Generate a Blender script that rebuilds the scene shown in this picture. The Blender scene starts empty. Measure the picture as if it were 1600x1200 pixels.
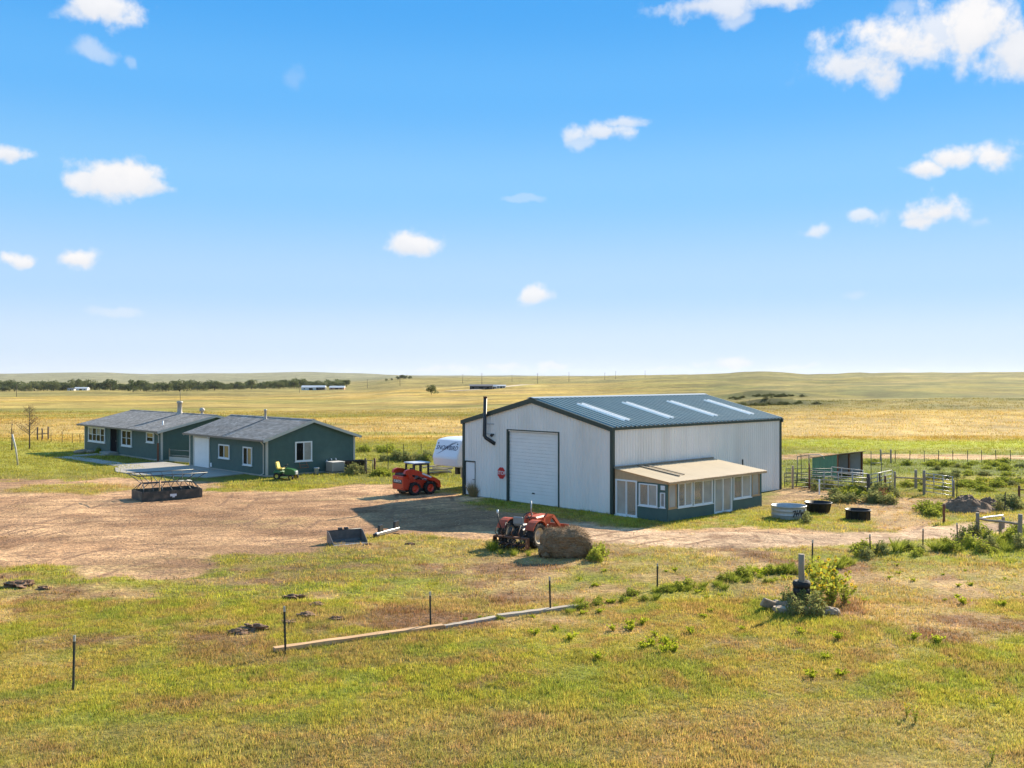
import bpy, math, random
import numpy as np
from mathutils import Vector, Matrix

# ------------------------------------------------------------------ camera, sky, sun, exposure
scene = bpy.context.scene
C = scene.collection
F, YH, CAM_H = 1530.0, 588.0, 7.3          # focal length in photo pixels, horizon row, camera height
cam = bpy.data.cameras.new("camera")
cam.sensor_width = 36.0
cam.lens = 36.0 * F / 1600.0
cam.shift_y = -(600.0 - YH) / 1600.0
cam.clip_start, cam.clip_end = 0.3, 40000.0
cam_o = bpy.data.objects.new("camera", cam)
cam_o.location = (0, 0, CAM_H)
cam_o.rotation_euler = (math.radians(90), 0, 0)
C.objects.link(cam_o)
scene.camera = cam_o

SUN_DIR = Vector((0.655, 0.756, 0.0)).normalized()
SUN_EL = math.radians(27.5)
SUN_AZ = math.atan2(SUN_DIR.x, SUN_DIR.y)      # clockwise from +Y
sun = bpy.data.lights.new("sun", 'SUN')
sun.energy = 5.0
sun.angle = math.radians(0.5)
sun.color = (1.0, 0.895, 0.715)
sun_o = bpy.data.objects.new("sun", sun)
to_sun = Vector((SUN_DIR.x * math.cos(SUN_EL), SUN_DIR.y * math.cos(SUN_EL), math.sin(SUN_EL)))
sun_o.rotation_euler = to_sun.to_track_quat('Z', 'Y').to_euler()
sun_o.location = to_sun * 100
C.objects.link(sun_o)

scene.view_settings.view_transform = 'Standard'
scene.view_settings.look = 'None'
scene.view_settings.gamma = 1.0
scene.view_settings.use_curve_mapping = False
EXPOSURE = 1.15
scene.view_settings.exposure = EXPOSURE

world = bpy.data.worlds.new("World")
scene.world = world
world.use_nodes = True
wn, wl = world.node_tree.nodes, world.node_tree.links
wn.clear()
SKY_STRENGTH = 0.13
def build_world():
    out = wn.new("ShaderNodeOutputWorld")
    bg = wn.new("ShaderNodeBackground")
    bg.inputs["Strength"].default_value = SKY_STRENGTH
    wl.new(bg.outputs[0], out.inputs[0])
    sky = wn.new("ShaderNodeTexSky")
    sky.sky_type = 'NISHITA'
    sky.sun_disc = False
    sky.sun_elevation = SUN_EL
    sky.sun_rotation = SUN_AZ
    sky.altitude = 1600
    sky.air_density = 1.0
    sky.dust_density = 0.0
    sky.ozone_density = 2.5
    hs = wn.new("ShaderNodeHueSaturation")
    hs.inputs["Saturation"].default_value = 1.2
    hs.inputs["Value"].default_value = 1.0
    wl.new(sky.outputs[0], hs.inputs["Color"])
    tc = wn.new("ShaderNodeTexCoord")
    sep = wn.new("ShaderNodeSeparateXYZ")
    wl.new(tc.outputs["Generated"], sep.inputs[0])
    def m(op, a, b=None, c=None):
        n = wn.new("ShaderNodeMath"); n.operation = op
        for i, q in enumerate((a, b, c)):
            if q is None: continue
            if isinstance(q, (int, float)): n.inputs[i].default_value = q
            else: wl.new(q, n.inputs[i])
        return n.outputs[0]
    az = m('ARCTAN2', sep.outputs[0], sep.outputs[1])
    el = m('ARCSINE', sep.outputs[2])
    # edge break-up of the clouds
    # clear air: pale at the skyline, deepening with elevation, a little of the physical sky's own variation kept
    K_ = 1.0 / (SKY_STRENGTH * 2 ** EXPOSURE)
    ramp = wn.new("ShaderNodeValToRGB"); ramp.color_ramp.interpolation = 'EASE'
    stops = [(0.0, (.72,.82,.96)), (.05, (.65,.79,.97)), (.145, (.47,.70,.98)), (.30, (.27,.60,.98)), (.45, (.145,.49,.97)), (.59, (.085,.41,.92)), (.75, (.08,.39,.90)), (1.0, (.08,.38,.88))]
    while len(ramp.color_ramp.elements) < len(stops): ramp.color_ramp.elements.new(.5)
    for e_, (p_, c_) in zip(ramp.color_ramp.elements, stops): e_.position = p_; e_.color = (*c_, 1)
    wl.new(m('MULTIPLY', el, 1 / .62), ramp.inputs[0])
    sc_ = wn.new("ShaderNodeVectorMath"); sc_.operation = 'SCALE'; sc_.inputs[3].default_value = K_; wl.new(ramp.outputs[0], sc_.inputs[0])
    skym = wn.new("ShaderNodeMix"); skym.data_type = 'RGBA'; skym.inputs[0].default_value = .025
    wl.new(sc_.outputs[0], skym.inputs[6]); wl.new(hs.outputs[0], skym.inputs[7])
    nz = wn.new("ShaderNodeTexNoise"); nz.inputs["Scale"].default_value = 26; nz.inputs["Detail"].default_value = 7
    nz.inputs["Roughness"].default_value = 0.6
    wl.new(tc.outputs["Generated"], nz.inputs["Vector"])
    nb = wn.new("ShaderNodeTexNoise"); nb.inputs["Scale"].default_value = 9; nb.inputs["Detail"].default_value = 3
    wl.new(tc.outputs["Generated"], nb.inputs["Vector"])
    wz = wn.new("ShaderNodeTexNoise"); wz.inputs["Scale"].default_value = 34; wz.inputs["Detail"].default_value = 4
    wl.new(tc.outputs["Generated"], wz.inputs["Vector"])
    wsep = wn.new("ShaderNodeSeparateColor"); wl.new(wz.outputs["Color"], wsep.inputs[0])
    az = m('ADD', az, m('MULTIPLY_ADD', wsep.outputs[0], .030, -.015)); el_w = m('ADD', el, m('MULTIPLY_ADD', wsep.outputs[1], .018, -.009))
    n1 = m('MULTIPLY_ADD', nz.outputs[0], 2.8, -1.4)
    n2 = m('MULTIPLY_ADD', nb.outputs[0], 1.1, -0.55)
    edge = m('ADD', n1, n2)
    # cumulus: photo column, row, half width, half height (pixels), opacity
    clouds = [(155,10,70,28,.95),(120,20,45,22,.7),(135,75,48,16,.42),(200,95,14,12,.25),(183,275,76,30,1.0),(232,290,42,16,.9),(125,280,36,18,.95),(14,241,28,12,.95),
              (30,410,25,11,.95),(119,403,45,15,1.0),(650,379,40,15,.95),(838,461,33,14,.9),(184,489,40,8,.3),(462,130,18,22,.12),
              (1120,10,95,17,.8),(1200,4,70,14,.8),(1150,28,25,12,.5),(1400,75,112,42,1.0),(1330,95,52,30,.9),(1530,45,90,50,1.0),(1580,75,60,42,.95),(1470,50,60,34,.8),
              (1415,12,26,15,.35),(945,204,44,15,.8),(975,189,34,9,.7),(912,222,18,10,.5),(1500,242,44,19,1.0),(1560,246,44,25,1.0),(1442,266,25,13,1.0),
              (1455,329,58,22,1.0),(1440,343,34,12,.95),(1352,339,25,8,.7),(1273,366,20,11,.7),(1530,350,24,8,.25),(815,312,26,5,.22),(1335,459,38,9,.2),
              (870,574,30,6,.6),(1140,568,36,7,.7),(680,575,50,6,.5),(780,576,40,6,.5),(1040,574,30,5,.4),(1420,577,20,5,.6),(530,577,25,4,.4),(1240,574,40,5,.35)]
    dens = None; low = None
    for (px, py, hw, hh, op) in clouds:
        a0 = math.atan((px - 800) / F)
        e0 = math.atan((YH - py) / F * math.cos(a0))
        wa = hw / F * math.cos(a0) ** 2 * 1.12; we = hh / F * math.cos(a0) * 1.2
        u = m('MULTIPLY_ADD', az, 1 / wa, -a0 / wa)
        v = m('MULTIPLY_ADD', el_w, 1 / we, -e0 / we)
        d = m('ADD', m('MULTIPLY', u, u), m('MULTIPLY', v, v))
        d = m('SQRT', d)
        mr = wn.new("ShaderNodeMapRange"); mr.interpolation_type = 'SMOOTHSTEP'
        wl.new(m('SUBTRACT', d, edge), mr.inputs[0])
        mr.inputs[1].default_value = 1.12; mr.inputs[2].default_value = 0.28
        mr.inputs[3].default_value = 0.0; mr.inputs[4].default_value = op
        cl = wn.new("ShaderNodeClamp"); wl.new(m('MULTIPLY_ADD', v, -.55, .12), cl.inputs[0])
        lw_ = m('MULTIPLY', mr.outputs[0], cl.outputs[0])
        dens = mr.outputs[0] if dens is None else m('MAXIMUM', dens, mr.outputs[0])
        low = lw_ if low is None else m('MAXIMUM', low, lw_)
    # unseen cumulus over the rest of the sky, thickened to whiten and lift shade
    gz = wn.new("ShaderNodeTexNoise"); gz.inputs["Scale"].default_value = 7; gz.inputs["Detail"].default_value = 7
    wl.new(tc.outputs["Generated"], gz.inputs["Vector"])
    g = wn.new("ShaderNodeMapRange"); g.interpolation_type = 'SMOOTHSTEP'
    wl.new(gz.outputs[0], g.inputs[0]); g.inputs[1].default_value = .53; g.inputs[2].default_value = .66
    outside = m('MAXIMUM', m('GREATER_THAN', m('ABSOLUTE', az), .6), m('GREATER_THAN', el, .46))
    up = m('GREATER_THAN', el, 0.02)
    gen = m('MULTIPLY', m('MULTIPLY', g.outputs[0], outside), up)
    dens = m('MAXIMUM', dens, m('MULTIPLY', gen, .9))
    shade = wn.new("ShaderNodeMapRange")
    wl.new(nz.outputs[0], shade.inputs[0]); shade.inputs[1].default_value = .3; shade.inputs[2].default_value = .6
    cc = wn.new("ShaderNodeMix"); cc.data_type = 'RGBA'
    wl.new(m('SUBTRACT', m('MULTIPLY_ADD', shade.outputs[0], .45, .6), m('MULTIPLY', low, 1.3)), cc.inputs[0]); cc.clamp_factor = True
    cc.inputs[6].default_value = (.76 * K_, .79 * K_, .86 * K_, 1); cc.inputs[7].default_value = (.97 * K_, .96 * K_, .97 * K_, 1)
    mix = wn.new("ShaderNodeMix"); mix.data_type = 'RGBA'
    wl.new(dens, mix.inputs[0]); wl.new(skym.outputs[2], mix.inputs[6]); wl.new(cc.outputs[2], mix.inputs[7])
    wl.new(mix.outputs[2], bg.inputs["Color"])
build_world()

# ------------------------------------------------------------------ helpers
rng = random.Random(7)
NR = np.random.default_rng(11)
A = math.radians(43.6)
VX, VY = math.cos(A), math.sin(A)            # the farm's buildings share one direction: V runs right-back, U left-back
V2 = np.array([VX, VY]); U2 = np.array([-VY, VX])

def G(px, py, z=0.0):
    Z = F * (CAM_H - z) / (py - YH)
    return ((px - 800.0) / F * Z, Z)

def vnoise(x, y, seed=0):
    x = np.asarray(x, float); y = np.asarray(y, float)
    xi = np.floor(x).astype(np.int64); yi = np.floor(y).astype(np.int64)
    fx = x - xi; fy = y - yi
    fx = fx * fx * (3 - 2 * fx); fy = fy * fy * (3 - 2 * fy)
    def h(a, b):
        n = (a * 374761393 + b * 668265263 + seed * 974634777) & 0xffffffff
        n = ((n ^ (n >> 13)) * 1274126177) & 0xffffffff
        return ((n ^ (n >> 16)) & 0xffff) / 65535.0
    return (h(xi, yi) * (1 - fx) + h(xi + 1, yi) * fx) * (1 - fy) + (h(xi, yi + 1) * (1 - fx) + h(xi + 1, yi + 1) * fx) * fy
def fbm(x, y, seed=0, oct=4):
    s = 0; a = .5; t = 0
    for i in range(oct):
        s = s + a * vnoise(x, y, seed + i * 17); t += a; a *= .5
        x = np.asarray(x) * 2.03; y = np.asarray(y) * 2.03
    return s / t
def sstep(a, b, x):
    t = np.clip((np.asarray(x) - a) / (b - a), 0, 1)
    return t * t * (3 - 2 * t)

# terrain profile: for columns of the view, distance and height of the land
COLS = [0, 110, 165, 210, 350, 480, 545, 640, 880, 1100, 1195, 1265, 1350, 1430, 1600]
def _left(crest, v=-10.2, far=6000): return [(130,0),(400,-2.2),(1100,v),(1700,v-1.5),(3000,v+1),(far,crest),(9000,crest*.6)]
PROF = [_left(27), _left(36), _left(37), _left(26), _left(32, -9.8), _left(42, -8.4),
        [(130,0),(400,-1.9),(1100,-6.6),(1700,-5),(3000,0),(5500,30),(9000,20)],
        [(130,0),(400,-1.5),(900,.1),(1500,3.2),(2500,5.5),(5500,12),(9000,12)],
        [(130,0),(400,-.5),(900,2.6),(1500,5.4),(2500,6.9),(5500,8),(9000,8)],
        [(130,0),(250,.2),(500,3.6),(900,6.9),(1300,9.0),(2000,8),(9000,8)],
        [(130,0),(230,.4),(450,3.8),(800,8.2),(1200,12.6),(1700,10),(9000,8)],
        [(130,0),(200,.35),(380,3.0),(700,6.0),(1050,8.4),(1600,8),(9000,8)],
        [(130,0),(180,.25),(300,2.1),(600,5.4),(1000,10.6),(1500,9),(9000,8)],
        [(130,0),(175,.3),(300,2.5),(600,6.0),(950,11.8),(1500,9),(9000,8)],
        [(130,0),(170,.3),(300,2.7),(600,6.2),(1000,12.6),(1500,10),(9000,8)]]
LR0, LR1, NLR = math.log(20), math.log(12000), 500
def _table():
    lr = np.linspace(LR0, LR1, NLR)
    rows = []
    for p in PROF:
        zz = np.interp(lr, [math.log(q[0]) for q in p], [q[1] for q in p])
        k = 15
        for _ in range(3):
            zz = np.convolve(np.pad(zz, k, mode='edge'), np.ones(2 * k + 1) / (2 * k + 1), 'valid')
        rows.append(zz)
    rows = np.array(rows)
    cols = np.linspace(0, 1600, 161)
    idx = np.clip(np.searchsorted(COLS, cols, side='right') - 1, 0, len(COLS) - 2)
    c0 = np.array(COLS)[idx]; c1 = np.array(COLS)[idx + 1]
    t = sstep(0, 1, (cols - c0) / (c1 - c0))[:, None]
    return rows[idx] * (1 - t) + rows[idx + 1] * t
TAB = _table()
def zt(x, y):
    x = np.asarray(x, float); y = np.asarray(y, float)
    yy = np.maximum(y, 1.0)
    px = np.clip(x / yy * F + 800, 0, 1600) / 10.0
    lr = (np.log(np.clip(np.sqrt(yy * yy + .15 * x * x), 20, 12000)) - LR0) / (LR1 - LR0) * (NLR - 1)
    a = np.clip(px.astype(int), 0, 159); b = np.clip(lr.astype(int), 0, NLR - 2)
    fa = px - a; fb = lr - b
    z = (TAB[a, b] * (1 - fa) + TAB[a + 1, b] * fa) * (1 - fb) + (TAB[a, b + 1] * (1 - fa) + TAB[a + 1, b + 1] * fa) * fb
    # rolling relief grows with distance; the yard is almost flat
    z = z + (fbm(x / 90, y / 90, 3) - .5) * 4.2 * sstep(150, 600, yy) + (fbm(x / 260, y / 260, 4) - .5) * 5.0 * sstep(300, 900, yy) + (fbm(x / 600, y / 600, 5) - .5) * 5 * sstep(900, 4000, yy)
    z = z + (fbm(x / 7, y / 7, 8, 3) - .5) * .16 * sstep(8, 20, np.abs(y - 75) + .0 * x) * (1 - sstep(200, 400, yy))
    z = z + (fbm(x / 38, y / 38, 6, 4) - .5) * 3.0 * sstep(190, 320, yy) * sstep(850, 1150, px * 10)
    # the washed-out bank on the hillside right of the big shed
    for (bx, by, L, W, h) in ((60, 226, 9, 3.2, 1.5), (75, 290, 13, 4.5, 1.6)):
        dx = (x - bx) / L; dy = (y - by) / W
        wob = (fbm(x / 9, y / 9, 21, 2) - .5) * .8
        bank = np.exp(-dx * dx) * np.clip((dy + wob + .35) / .5, 0, 1) * np.exp(-np.clip(dy, 0, 9) * .55)
        z = z + h * bank
    return z
def ground(x, y):
    return float(zt(x, y))

class MB:
    """collects geometry for ONE mesh object"""
    def __init__(s): s.v = []; s.f = []; s.sm = []
    def add(s, vs, fs, smooth=False):
        n = len(s.v); s.v += [tuple(p) for p in vs]
        s.f += [tuple(i + n for i in q) for q in fs]; s.sm += [smooth] * len(fs)
        return s
    def hexa(s, p):
        return s.add(p, [(0,3,2,1),(4,5,6,7),(0,1,5,4),(1,2,6,5),(2,3,7,6),(3,0,4,7)])
    def box(s, x0, x1, y0, y1, z0, z1, M=None):
        p = [Vector(q) for q in ((x0,y0,z0),(x1,y0,z0),(x1,y1,z0),(x0,y1,z0),(x0,y0,z1),(x1,y0,z1),(x1,y1,z1),(x0,y1,z1))]
        if M is not None: p = [M @ q for q in p]
        return s.hexa(p)
    def bbox(s, x0, x1, y0, y1, z0, z1, b=.03, M=None):
        """box with chamfered edges"""
        vs = []; 
        for sx in (0, 1):
            for sy in (0, 1):
                for sz in (0, 1):
                    X = (x0, x1)[sx]; Y = (y0, y1)[sy]; Z = (z0, z1)[sz]
                    ix = b * (1 - 2 * sx); iy = b * (1 - 2 * sy); iz = b * (1 - 2 * sz)
                    vs += [(X, Y + iy, Z + iz), (X + ix, Y, Z + iz), (X + ix, Y + iy, Z)]
        if M is not None: vs = [M @ Vector(q) for q in vs]
        def i(sx, sy, sz, k): return (sx * 4 + sy * 2 + sz) * 3 + k
        fs = [(i(0,0,0,0),i(0,0,1,0),i(0,1,1,0),i(0,1,0,0)),(i(1,0,0,0),i(1,1,0,0),i(1,1,1,0),i(1,0,1,0)),
              (i(0,0,0,1),i(1,0,0,1),i(1,0,1,1),i(0,0,1,1)),(i(0,1,0,1),i(0,1,1,1),i(1,1,1,1),i(1,1,0,1)),
              (i(0,0,0,2),i(0,1,0,2),i(1,1,0,2),i(1,0,0,2)),(i(0,0,1,2),i(1,0,1,2),i(1,1,1,2),i(0,1,1,2))]
        for q in (0, 1):
            for r in (0, 1):
                fs += [(i(q,r,0,0),i(q,r,1,0),i(q,r,1,1),i(q,r,0,1)), (i(q,0,r,0),i(q,1,r,0),i(q,1,r,2),i(q,0,r,2)), (i(0,q,r,1),i(1,q,r,1),i(1,q,r,2),i(0,q,r,2))]
        for a in (0, 1):
            for b_ in (0, 1):
                for c in (0, 1): fs.append((i(a,b_,c,0), i(a,b_,c,1), i(a,b_,c,2)))
        return s.add(vs, fs)
    def tube(s, pts, r, n=8, cap=True, closed=False, smooth=True):
        pts = [Vector(p) for p in pts]; m = len(pts)
        rr = r if isinstance(r, (list, tuple)) else [r] * m
        base = len(s.v); up = None
        for i, p in enumerate(pts):
            if closed: d = pts[(i + 1) % m] - pts[i - 1]
            else: d = pts[min(i + 1, m - 1)] - pts[max(i - 1, 0)]
            d.normalize()
            if up is None:
                up = Vector((0, 0, 1)) if abs(d.z) < .9 else Vector((1, 0, 0))
            sd = d.cross(up)
            if sd.length < 1e-4: sd = d.orthogonal()
            sd.normalize(); up = sd.cross(d).normalized()
            for k in range(n):
                a = 2 * math.pi * k / n
                s.v.append(tuple(p + (sd * math.cos(a) + up * math.sin(a)) * rr[i]))
        for i in range(m if closed else m - 1):
            for k in range(n):
                a = base + i * n + k; b = base + i * n + (k + 1) % n
                j = ((i + 1) % m) * n
                s.f.append((a, b, base + j + (k + 1) % n, base + j + k)); s.sm.append(smooth)
        if cap and not closed:
            s.f.append(tuple(base + k for k in range(n))[::-1]); s.sm.append(False)
            s.f.append(tuple(base + (m - 1) * n + k for k in range(n))); s.sm.append(False)
        return s
    def prism(s, poly, y0, y1, M=None):
        """polygon in the x,z plane, thick along y"""
        n = len(poly)
        vs = [Vector((p[0], y0, p[1])) for p in poly] + [Vector((p[0], y1, p[1])) for p in poly]
        if M is not None: vs = [M @ q for q in vs]
        return s.add(vs, [tuple(range(n)), tuple(range(n, 2 * n))[::-1]] + [(i, i + n, (i + 1) % n + n, (i + 1) % n) for i in range(n)])
    def lathe(s, prof, n=20, M=None, axis='z', smooth=True):
        vs = []; fs = []
        for (r, h) in prof:
            for k in range(n):
                a = 2 * math.pi * k / n
                p = Vector((r * math.cos(a), r * math.sin(a), h)) if axis == 'z' else Vector((r * math.cos(a), h, r * math.sin(a)))
                vs.append(M @ p if M is not None else p)
        for i in range(len(prof) - 1):
            for k in range(n): fs.append((i*n+k, i*n+(k+1)%n, (i+1)*n+(k+1)%n, (i+1)*n+k))
        return s.add(vs, fs, smooth)
    def sheet(s, poly, z0, z1):
        n = len(poly)
        vs = [(p[0], p[1], z0) for p in poly] + [(p[0], p[1], z1) for p in poly]
        return s.add(vs, [tuple(range(n))[::-1], tuple(range(n, 2 * n))] + [(i, (i + 1) % n, (i + 1) % n + n, i + n) for i in range(n)])
    def mesh(s, name, mat):
        me = bpy.data.meshes.new(name)
        me.from_pydata(s.v, [], s.f)
        me.polygons.foreach_set("use_smooth", s.sm)
        if mat: me.materials.append(mat)
        me.update()
        return me
    def build(s, name, mat, parent=None, label=None):
        o = bpy.data.objects.new(name, s.mesh(name, mat)); C.objects.link(o)
        if parent: o.parent = parent
        if label: o["label"] = label
        return o

def thing(name, label, cat, loc=(0, 0, 0), rz=0.0, group=None):
    o = bpy.data.objects.new(name, None); C.objects.link(o)
    o.empty_display_size = .2
    o.location = loc; o.rotation_euler = (0, 0, rz)
    o["label"] = label; o["category"] = cat
    if group: o["group"] = group
    return o
def tag(o, label, cat, group=None):
    o["label"] = label; o["category"] = cat
    if group: o["group"] = group
    return o
def inst(me, name, parent=None, loc=(0, 0, 0), rot=(0, 0, 0), sc=(1, 1, 1)):
    o = bpy.data.objects.new(name, me); C.objects.link(o)
    o.location = loc; o.rotation_euler = rot; o.scale = sc if not isinstance(sc, (int, float)) else (sc, sc, sc)
    if parent: o.parent = parent
    return o
def text_mesh(name, body, size, mat, parent, M, shear=0.0, extrude=.004):
    cu = bpy.data.curves.new(name, 'FONT'); cu.body = body; cu.size = size; cu.extrude = extrude
    cu.align_x = 'CENTER'; cu.align_y = 'CENTER'; cu.shear = shear; cu.offset = size * .012
    t = bpy.data.objects.new(name + "_curve", cu); C.objects.link(t)
    bpy.context.view_layer.update()
    me = bpy.data.meshes.new_from_object(t.evaluated_get(bpy.context.evaluated_depsgraph_get()))
    bpy.data.objects.remove(t); bpy.data.curves.remove(cu)
    me.name = name; me.materials.clear(); me.materials.append(mat)
    me.transform(M)
    o = bpy.data.objects.new(name, me); C.objects.link(o); o.parent = parent
    return o

# ------------------------------------------------------------------ materials
MATS = {}
def mat(name, col, rough=.6, var=.18, scale=6.0, fine=60.0, bump=.15, metal=0.0, spec=.4, dirt=0.0, dirtcol=(.25,.19,.12), trans=0.0, emit=None, stretch=(1,1,1), coat=0.0):
    if name in MATS: return MATS[name]
    m = bpy.data.materials.new(name); m.use_nodes = True
    nt = m.node_tree; n = nt.nodes; l = nt.links; n.clear()
    out = n.new("ShaderNodeOutputMaterial"); b = n.new("ShaderNodeBsdfPrincipled")
    b.inputs["Roughness"].default_value = rough; b.inputs["Metallic"].default_value = metal
    b.inputs["Specular IOR Level"].default_value = spec
    if coat: b.inputs["Coat Weight"].default_value = coat
    tc = n.new("ShaderNodeTexCoord"); mp = n.new("ShaderNodeMapping"); mp.inputs["Scale"].default_value = stretch
    l.new(tc.outputs["Object"], mp.inputs[0])
    n1 = n.new("ShaderNodeTexNoise"); n1.inputs["Scale"].default_value = scale; n1.inputs["Detail"].default_value = 5
    n2 = n.new("ShaderNodeTexNoise"); n2.inputs["Scale"].default_value = fine; n2.inputs["Detail"].default_value = 3
    l.new(mp.outputs[0], n1.inputs[0]); l.new(mp.outputs[0], n2.inputs[0])
    ad = n.new("ShaderNodeMath"); ad.operation = 'MULTIPLY_ADD'; ad.inputs[1].default_value = .45
    l.new(n2.outputs[0], ad.inputs[0]); l.new(n1.outputs[0], ad.inputs[2])
    mr = n.new("ShaderNodeMapRange"); mr.inputs[1].default_value = .4; mr.inputs[2].default_value = 1.05
    mr.inputs[3].default_value = 1 - var; mr.inputs[4].default_value = 1 + var
    l.new(ad.outputs[0], mr.inputs[0])
    mul = n.new("ShaderNodeMix"); mul.data_type = 'RGBA'; mul.blend_type = 'MULTIPLY'; mul.inputs[0].default_value = 1
    mul.inputs[6].default_value = (*col, 1)
    cb = n.new("ShaderNodeCombineXYZ")
    for i in range(3): l.new(mr.outputs[0], cb.inputs[i])
    l.new(cb.outputs[0], mul.inputs[7])
    src = mul.outputs[2]
    if dirt > 0:
        n3 = n.new("ShaderNodeTexNoise"); n3.inputs["Scale"].default_value = scale * .6; n3.inputs["Detail"].default_value = 8
        l.new(mp.outputs[0], n3.inputs[0])
        r3 = n.new("ShaderNodeMapRange"); r3.inputs[1].default_value = .48; r3.inputs[2].default_value = .72; r3.inputs[4].default_value = dirt
        l.new(n3.outputs[0], r3.inputs[0])
        dm = n.new("ShaderNodeMix"); dm.data_type = 'RGBA'; dm.inputs[7].default_value = (*dirtcol, 1)
        l.new(r3.outputs[0], dm.inputs[0]); l.new(src, dm.inputs[6]); src = dm.outputs[2]
    l.new(src, b.inputs["Base Color"])
    if bump > 0:
        bp = n.new("ShaderNodeBump"); bp.inputs["Strength"].default_value = bump; bp.inputs["Distance"].default_value = .02
        l.new(ad.outputs[0], bp.inputs["Height"]); l.new(bp.outputs[0], b.inputs["Normal"])
    if trans > 0:
        tr = n.new("ShaderNodeBsdfTranslucent"); l.new(src, tr.inputs[0])
        ms = n.new("ShaderNodeMixShader"); ms.inputs[0].default_value = trans
        l.new(b.outputs[0], ms.inputs[1]); l.new(tr.outputs[0], ms.inputs[2]); l.new(ms.outputs[0], out.inputs[0])
    else:
        l.new(b.outputs[0], out.inputs[0])
    MATS[name] = m
    return m
def glass_mat(name, tint=(.8,.85,.85), clear=.75):
    m = bpy.data.materials.new(name); m.use_nodes = True
    n = m.node_tree.nodes; l = m.node_tree.links; n.clear()
    out = n.new("ShaderNodeOutputMaterial")
    t = n.new("ShaderNodeBsdfTransparent"); t.inputs[0].default_value = (*tint, 1)
    g = n.new("ShaderNodeBsdfGlossy"); g.inputs["Roughness"].default_value = .03
    d = n.new("ShaderNodeBsdfDiffuse"); d.inputs[0].default_value = (.64,.61,.55,1)
    nz = n.new("ShaderNodeTexNoise"); nz.inputs["Scale"].default_value = .8
    tcn = n.new("ShaderNodeTexCoord"); l.new(tcn.outputs["Object"], nz.inputs[0])
    r = n.new("ShaderNodeMapRange"); r.inputs[1].default_value = .3; r.inputs[2].default_value = .7; r.inputs[3].default_value = .55 - clear * .5; r.inputs[4].default_value = 1.0 - clear
    l.new(nz.outputs[0], r.inputs[0])
    fr = n.new("ShaderNodeMapRange"); lw = n.new("ShaderNodeLayerWeight"); lw.inputs[0].default_value = .5
    l.new(lw.outputs["Facing"], fr.inputs[0]); fr.inputs[1].default_value = .3; fr.inputs[3].default_value = .05; fr.inputs[4].default_value = .35
    m1 = n.new("ShaderNodeMixShader"); m2 = n.new("ShaderNodeMixShader")
    l.new(fr.outputs[0], m1.inputs[0]); l.new(t.outputs[0], m1.inputs[1]); l.new(g.outputs[0], m1.inputs[2])
    l.new(r.outputs[0], m2.inputs[0]); l.new(m1.outputs[0], m2.inputs[1]); l.new(d.outputs[0], m2.inputs[2])
    l.new(m2.outputs[0], out.inputs[0])
    return m
def attr_mat(name, attr, rough=.9, trans=0.0, var=.25, scale=3.0):
    m = bpy.data.materials.new(name); m.use_nodes = True
    n = m.node_tree.nodes; l = m.node_tree.links; n.clear()
    out = n.new("ShaderNodeOutputMaterial"); b = n.new("ShaderNodeBsdfPrincipled")
    b.inputs["Roughness"].default_value = rough; b.inputs["Specular IOR Level"].default_value = .15
    a = n.new("ShaderNodeAttribute"); a.attribute_name = attr
    l.new(a.outputs[0], b.inputs["Base Color"])
    if trans:
        tr = n.new("ShaderNodeBsdfTranslucent"); l.new(a.outputs[0], tr.inputs[0])
        ms = n.new("ShaderNodeMixShader"); ms.inputs[0].default_value = trans
        l.new(b.outputs[0], ms.inputs[1]); l.new(tr.outputs[0], ms.inputs[2]); l.new(ms.outputs[0], out.inputs[0])
    else: l.new(b.outputs[0], out.inputs[0])
    return m

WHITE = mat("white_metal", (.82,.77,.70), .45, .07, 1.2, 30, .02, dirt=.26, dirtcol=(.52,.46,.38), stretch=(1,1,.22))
DOORW = mat("white_door", (.84,.81,.765), .45, .04, 2, 30, .02, dirt=.08, dirtcol=(.5,.47,.42))
TRIMG = mat("green_trim", (.035,.055,.045), .45, .12, 3, 40, .03)
ROOFM = mat("roof_metal", (.20,.27,.265), .5, .10, 1.0, 20, .02, metal=.0, spec=.5, dirt=.12, dirtcol=(.16,.19,.19))
SKYL = mat("skylight_sheet", (.88,.86,.80), .4, .06, 2, 30, .02)
BLACKM = mat("black_steel", (.035,.035,.034), .5, .3, 6, 60, .1, dirt=.25, dirtcol=(.10,.08,.06))
STEEL = mat("grey_steel", (.35,.36,.36), .4, .2, 8, 60, .1, metal=.6, dirt=.25)
GALV = mat("galvanised_steel", (.44,.44,.42), .42, .14, 6, 50, .08, metal=.35, dirt=.25, dirtcol=(.32,.22,.13))
RUST = mat("rusty_steel", (.17,.07,.035), .8, .35, 10, 70, .25, dirt=.3, dirtcol=(.08,.05,.035))
REDP = mat("red_orange_paint", (.62,.045,.012), .38, .10, 5, 40, .03, spec=.5, dirt=.12, dirtcol=(.3,.15,.08))
ORANGEP = mat("faded_orange_paint", (.44,.066,.018), .55, .22, 7, 50, .05, dirt=.5, dirtcol=(.25,.12,.06))
RUBBER = mat("rubber", (.018,.018,.018), .8, .3, 8, 60, .2, dirt=.3, dirtcol=(.12,.09,.06))
SIDING = mat("teal_siding", (.066,.118,.098), .62, .14, 2.2, 40, .1, dirt=.12, dirtcol=(.09,.12,.11))
TRIMW = mat("cream_trim", (.52,.49,.42), .55, .08, 3, 40, .05)
FRAMEW = mat("white_frame", (.78,.78,.76), .45, .04, 3, 40, .02)
CONC = mat("concrete", (.36,.32,.265), .85, .16, 1.6, 45, .2, dirt=.3, dirtcol=(.30,.24,.18))
CONCOLD = mat("weathered_concrete", (.44,.32,.21), .9, .3, 5, 40, .5, dirt=.5, dirtcol=(.16,.12,.08))
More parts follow.
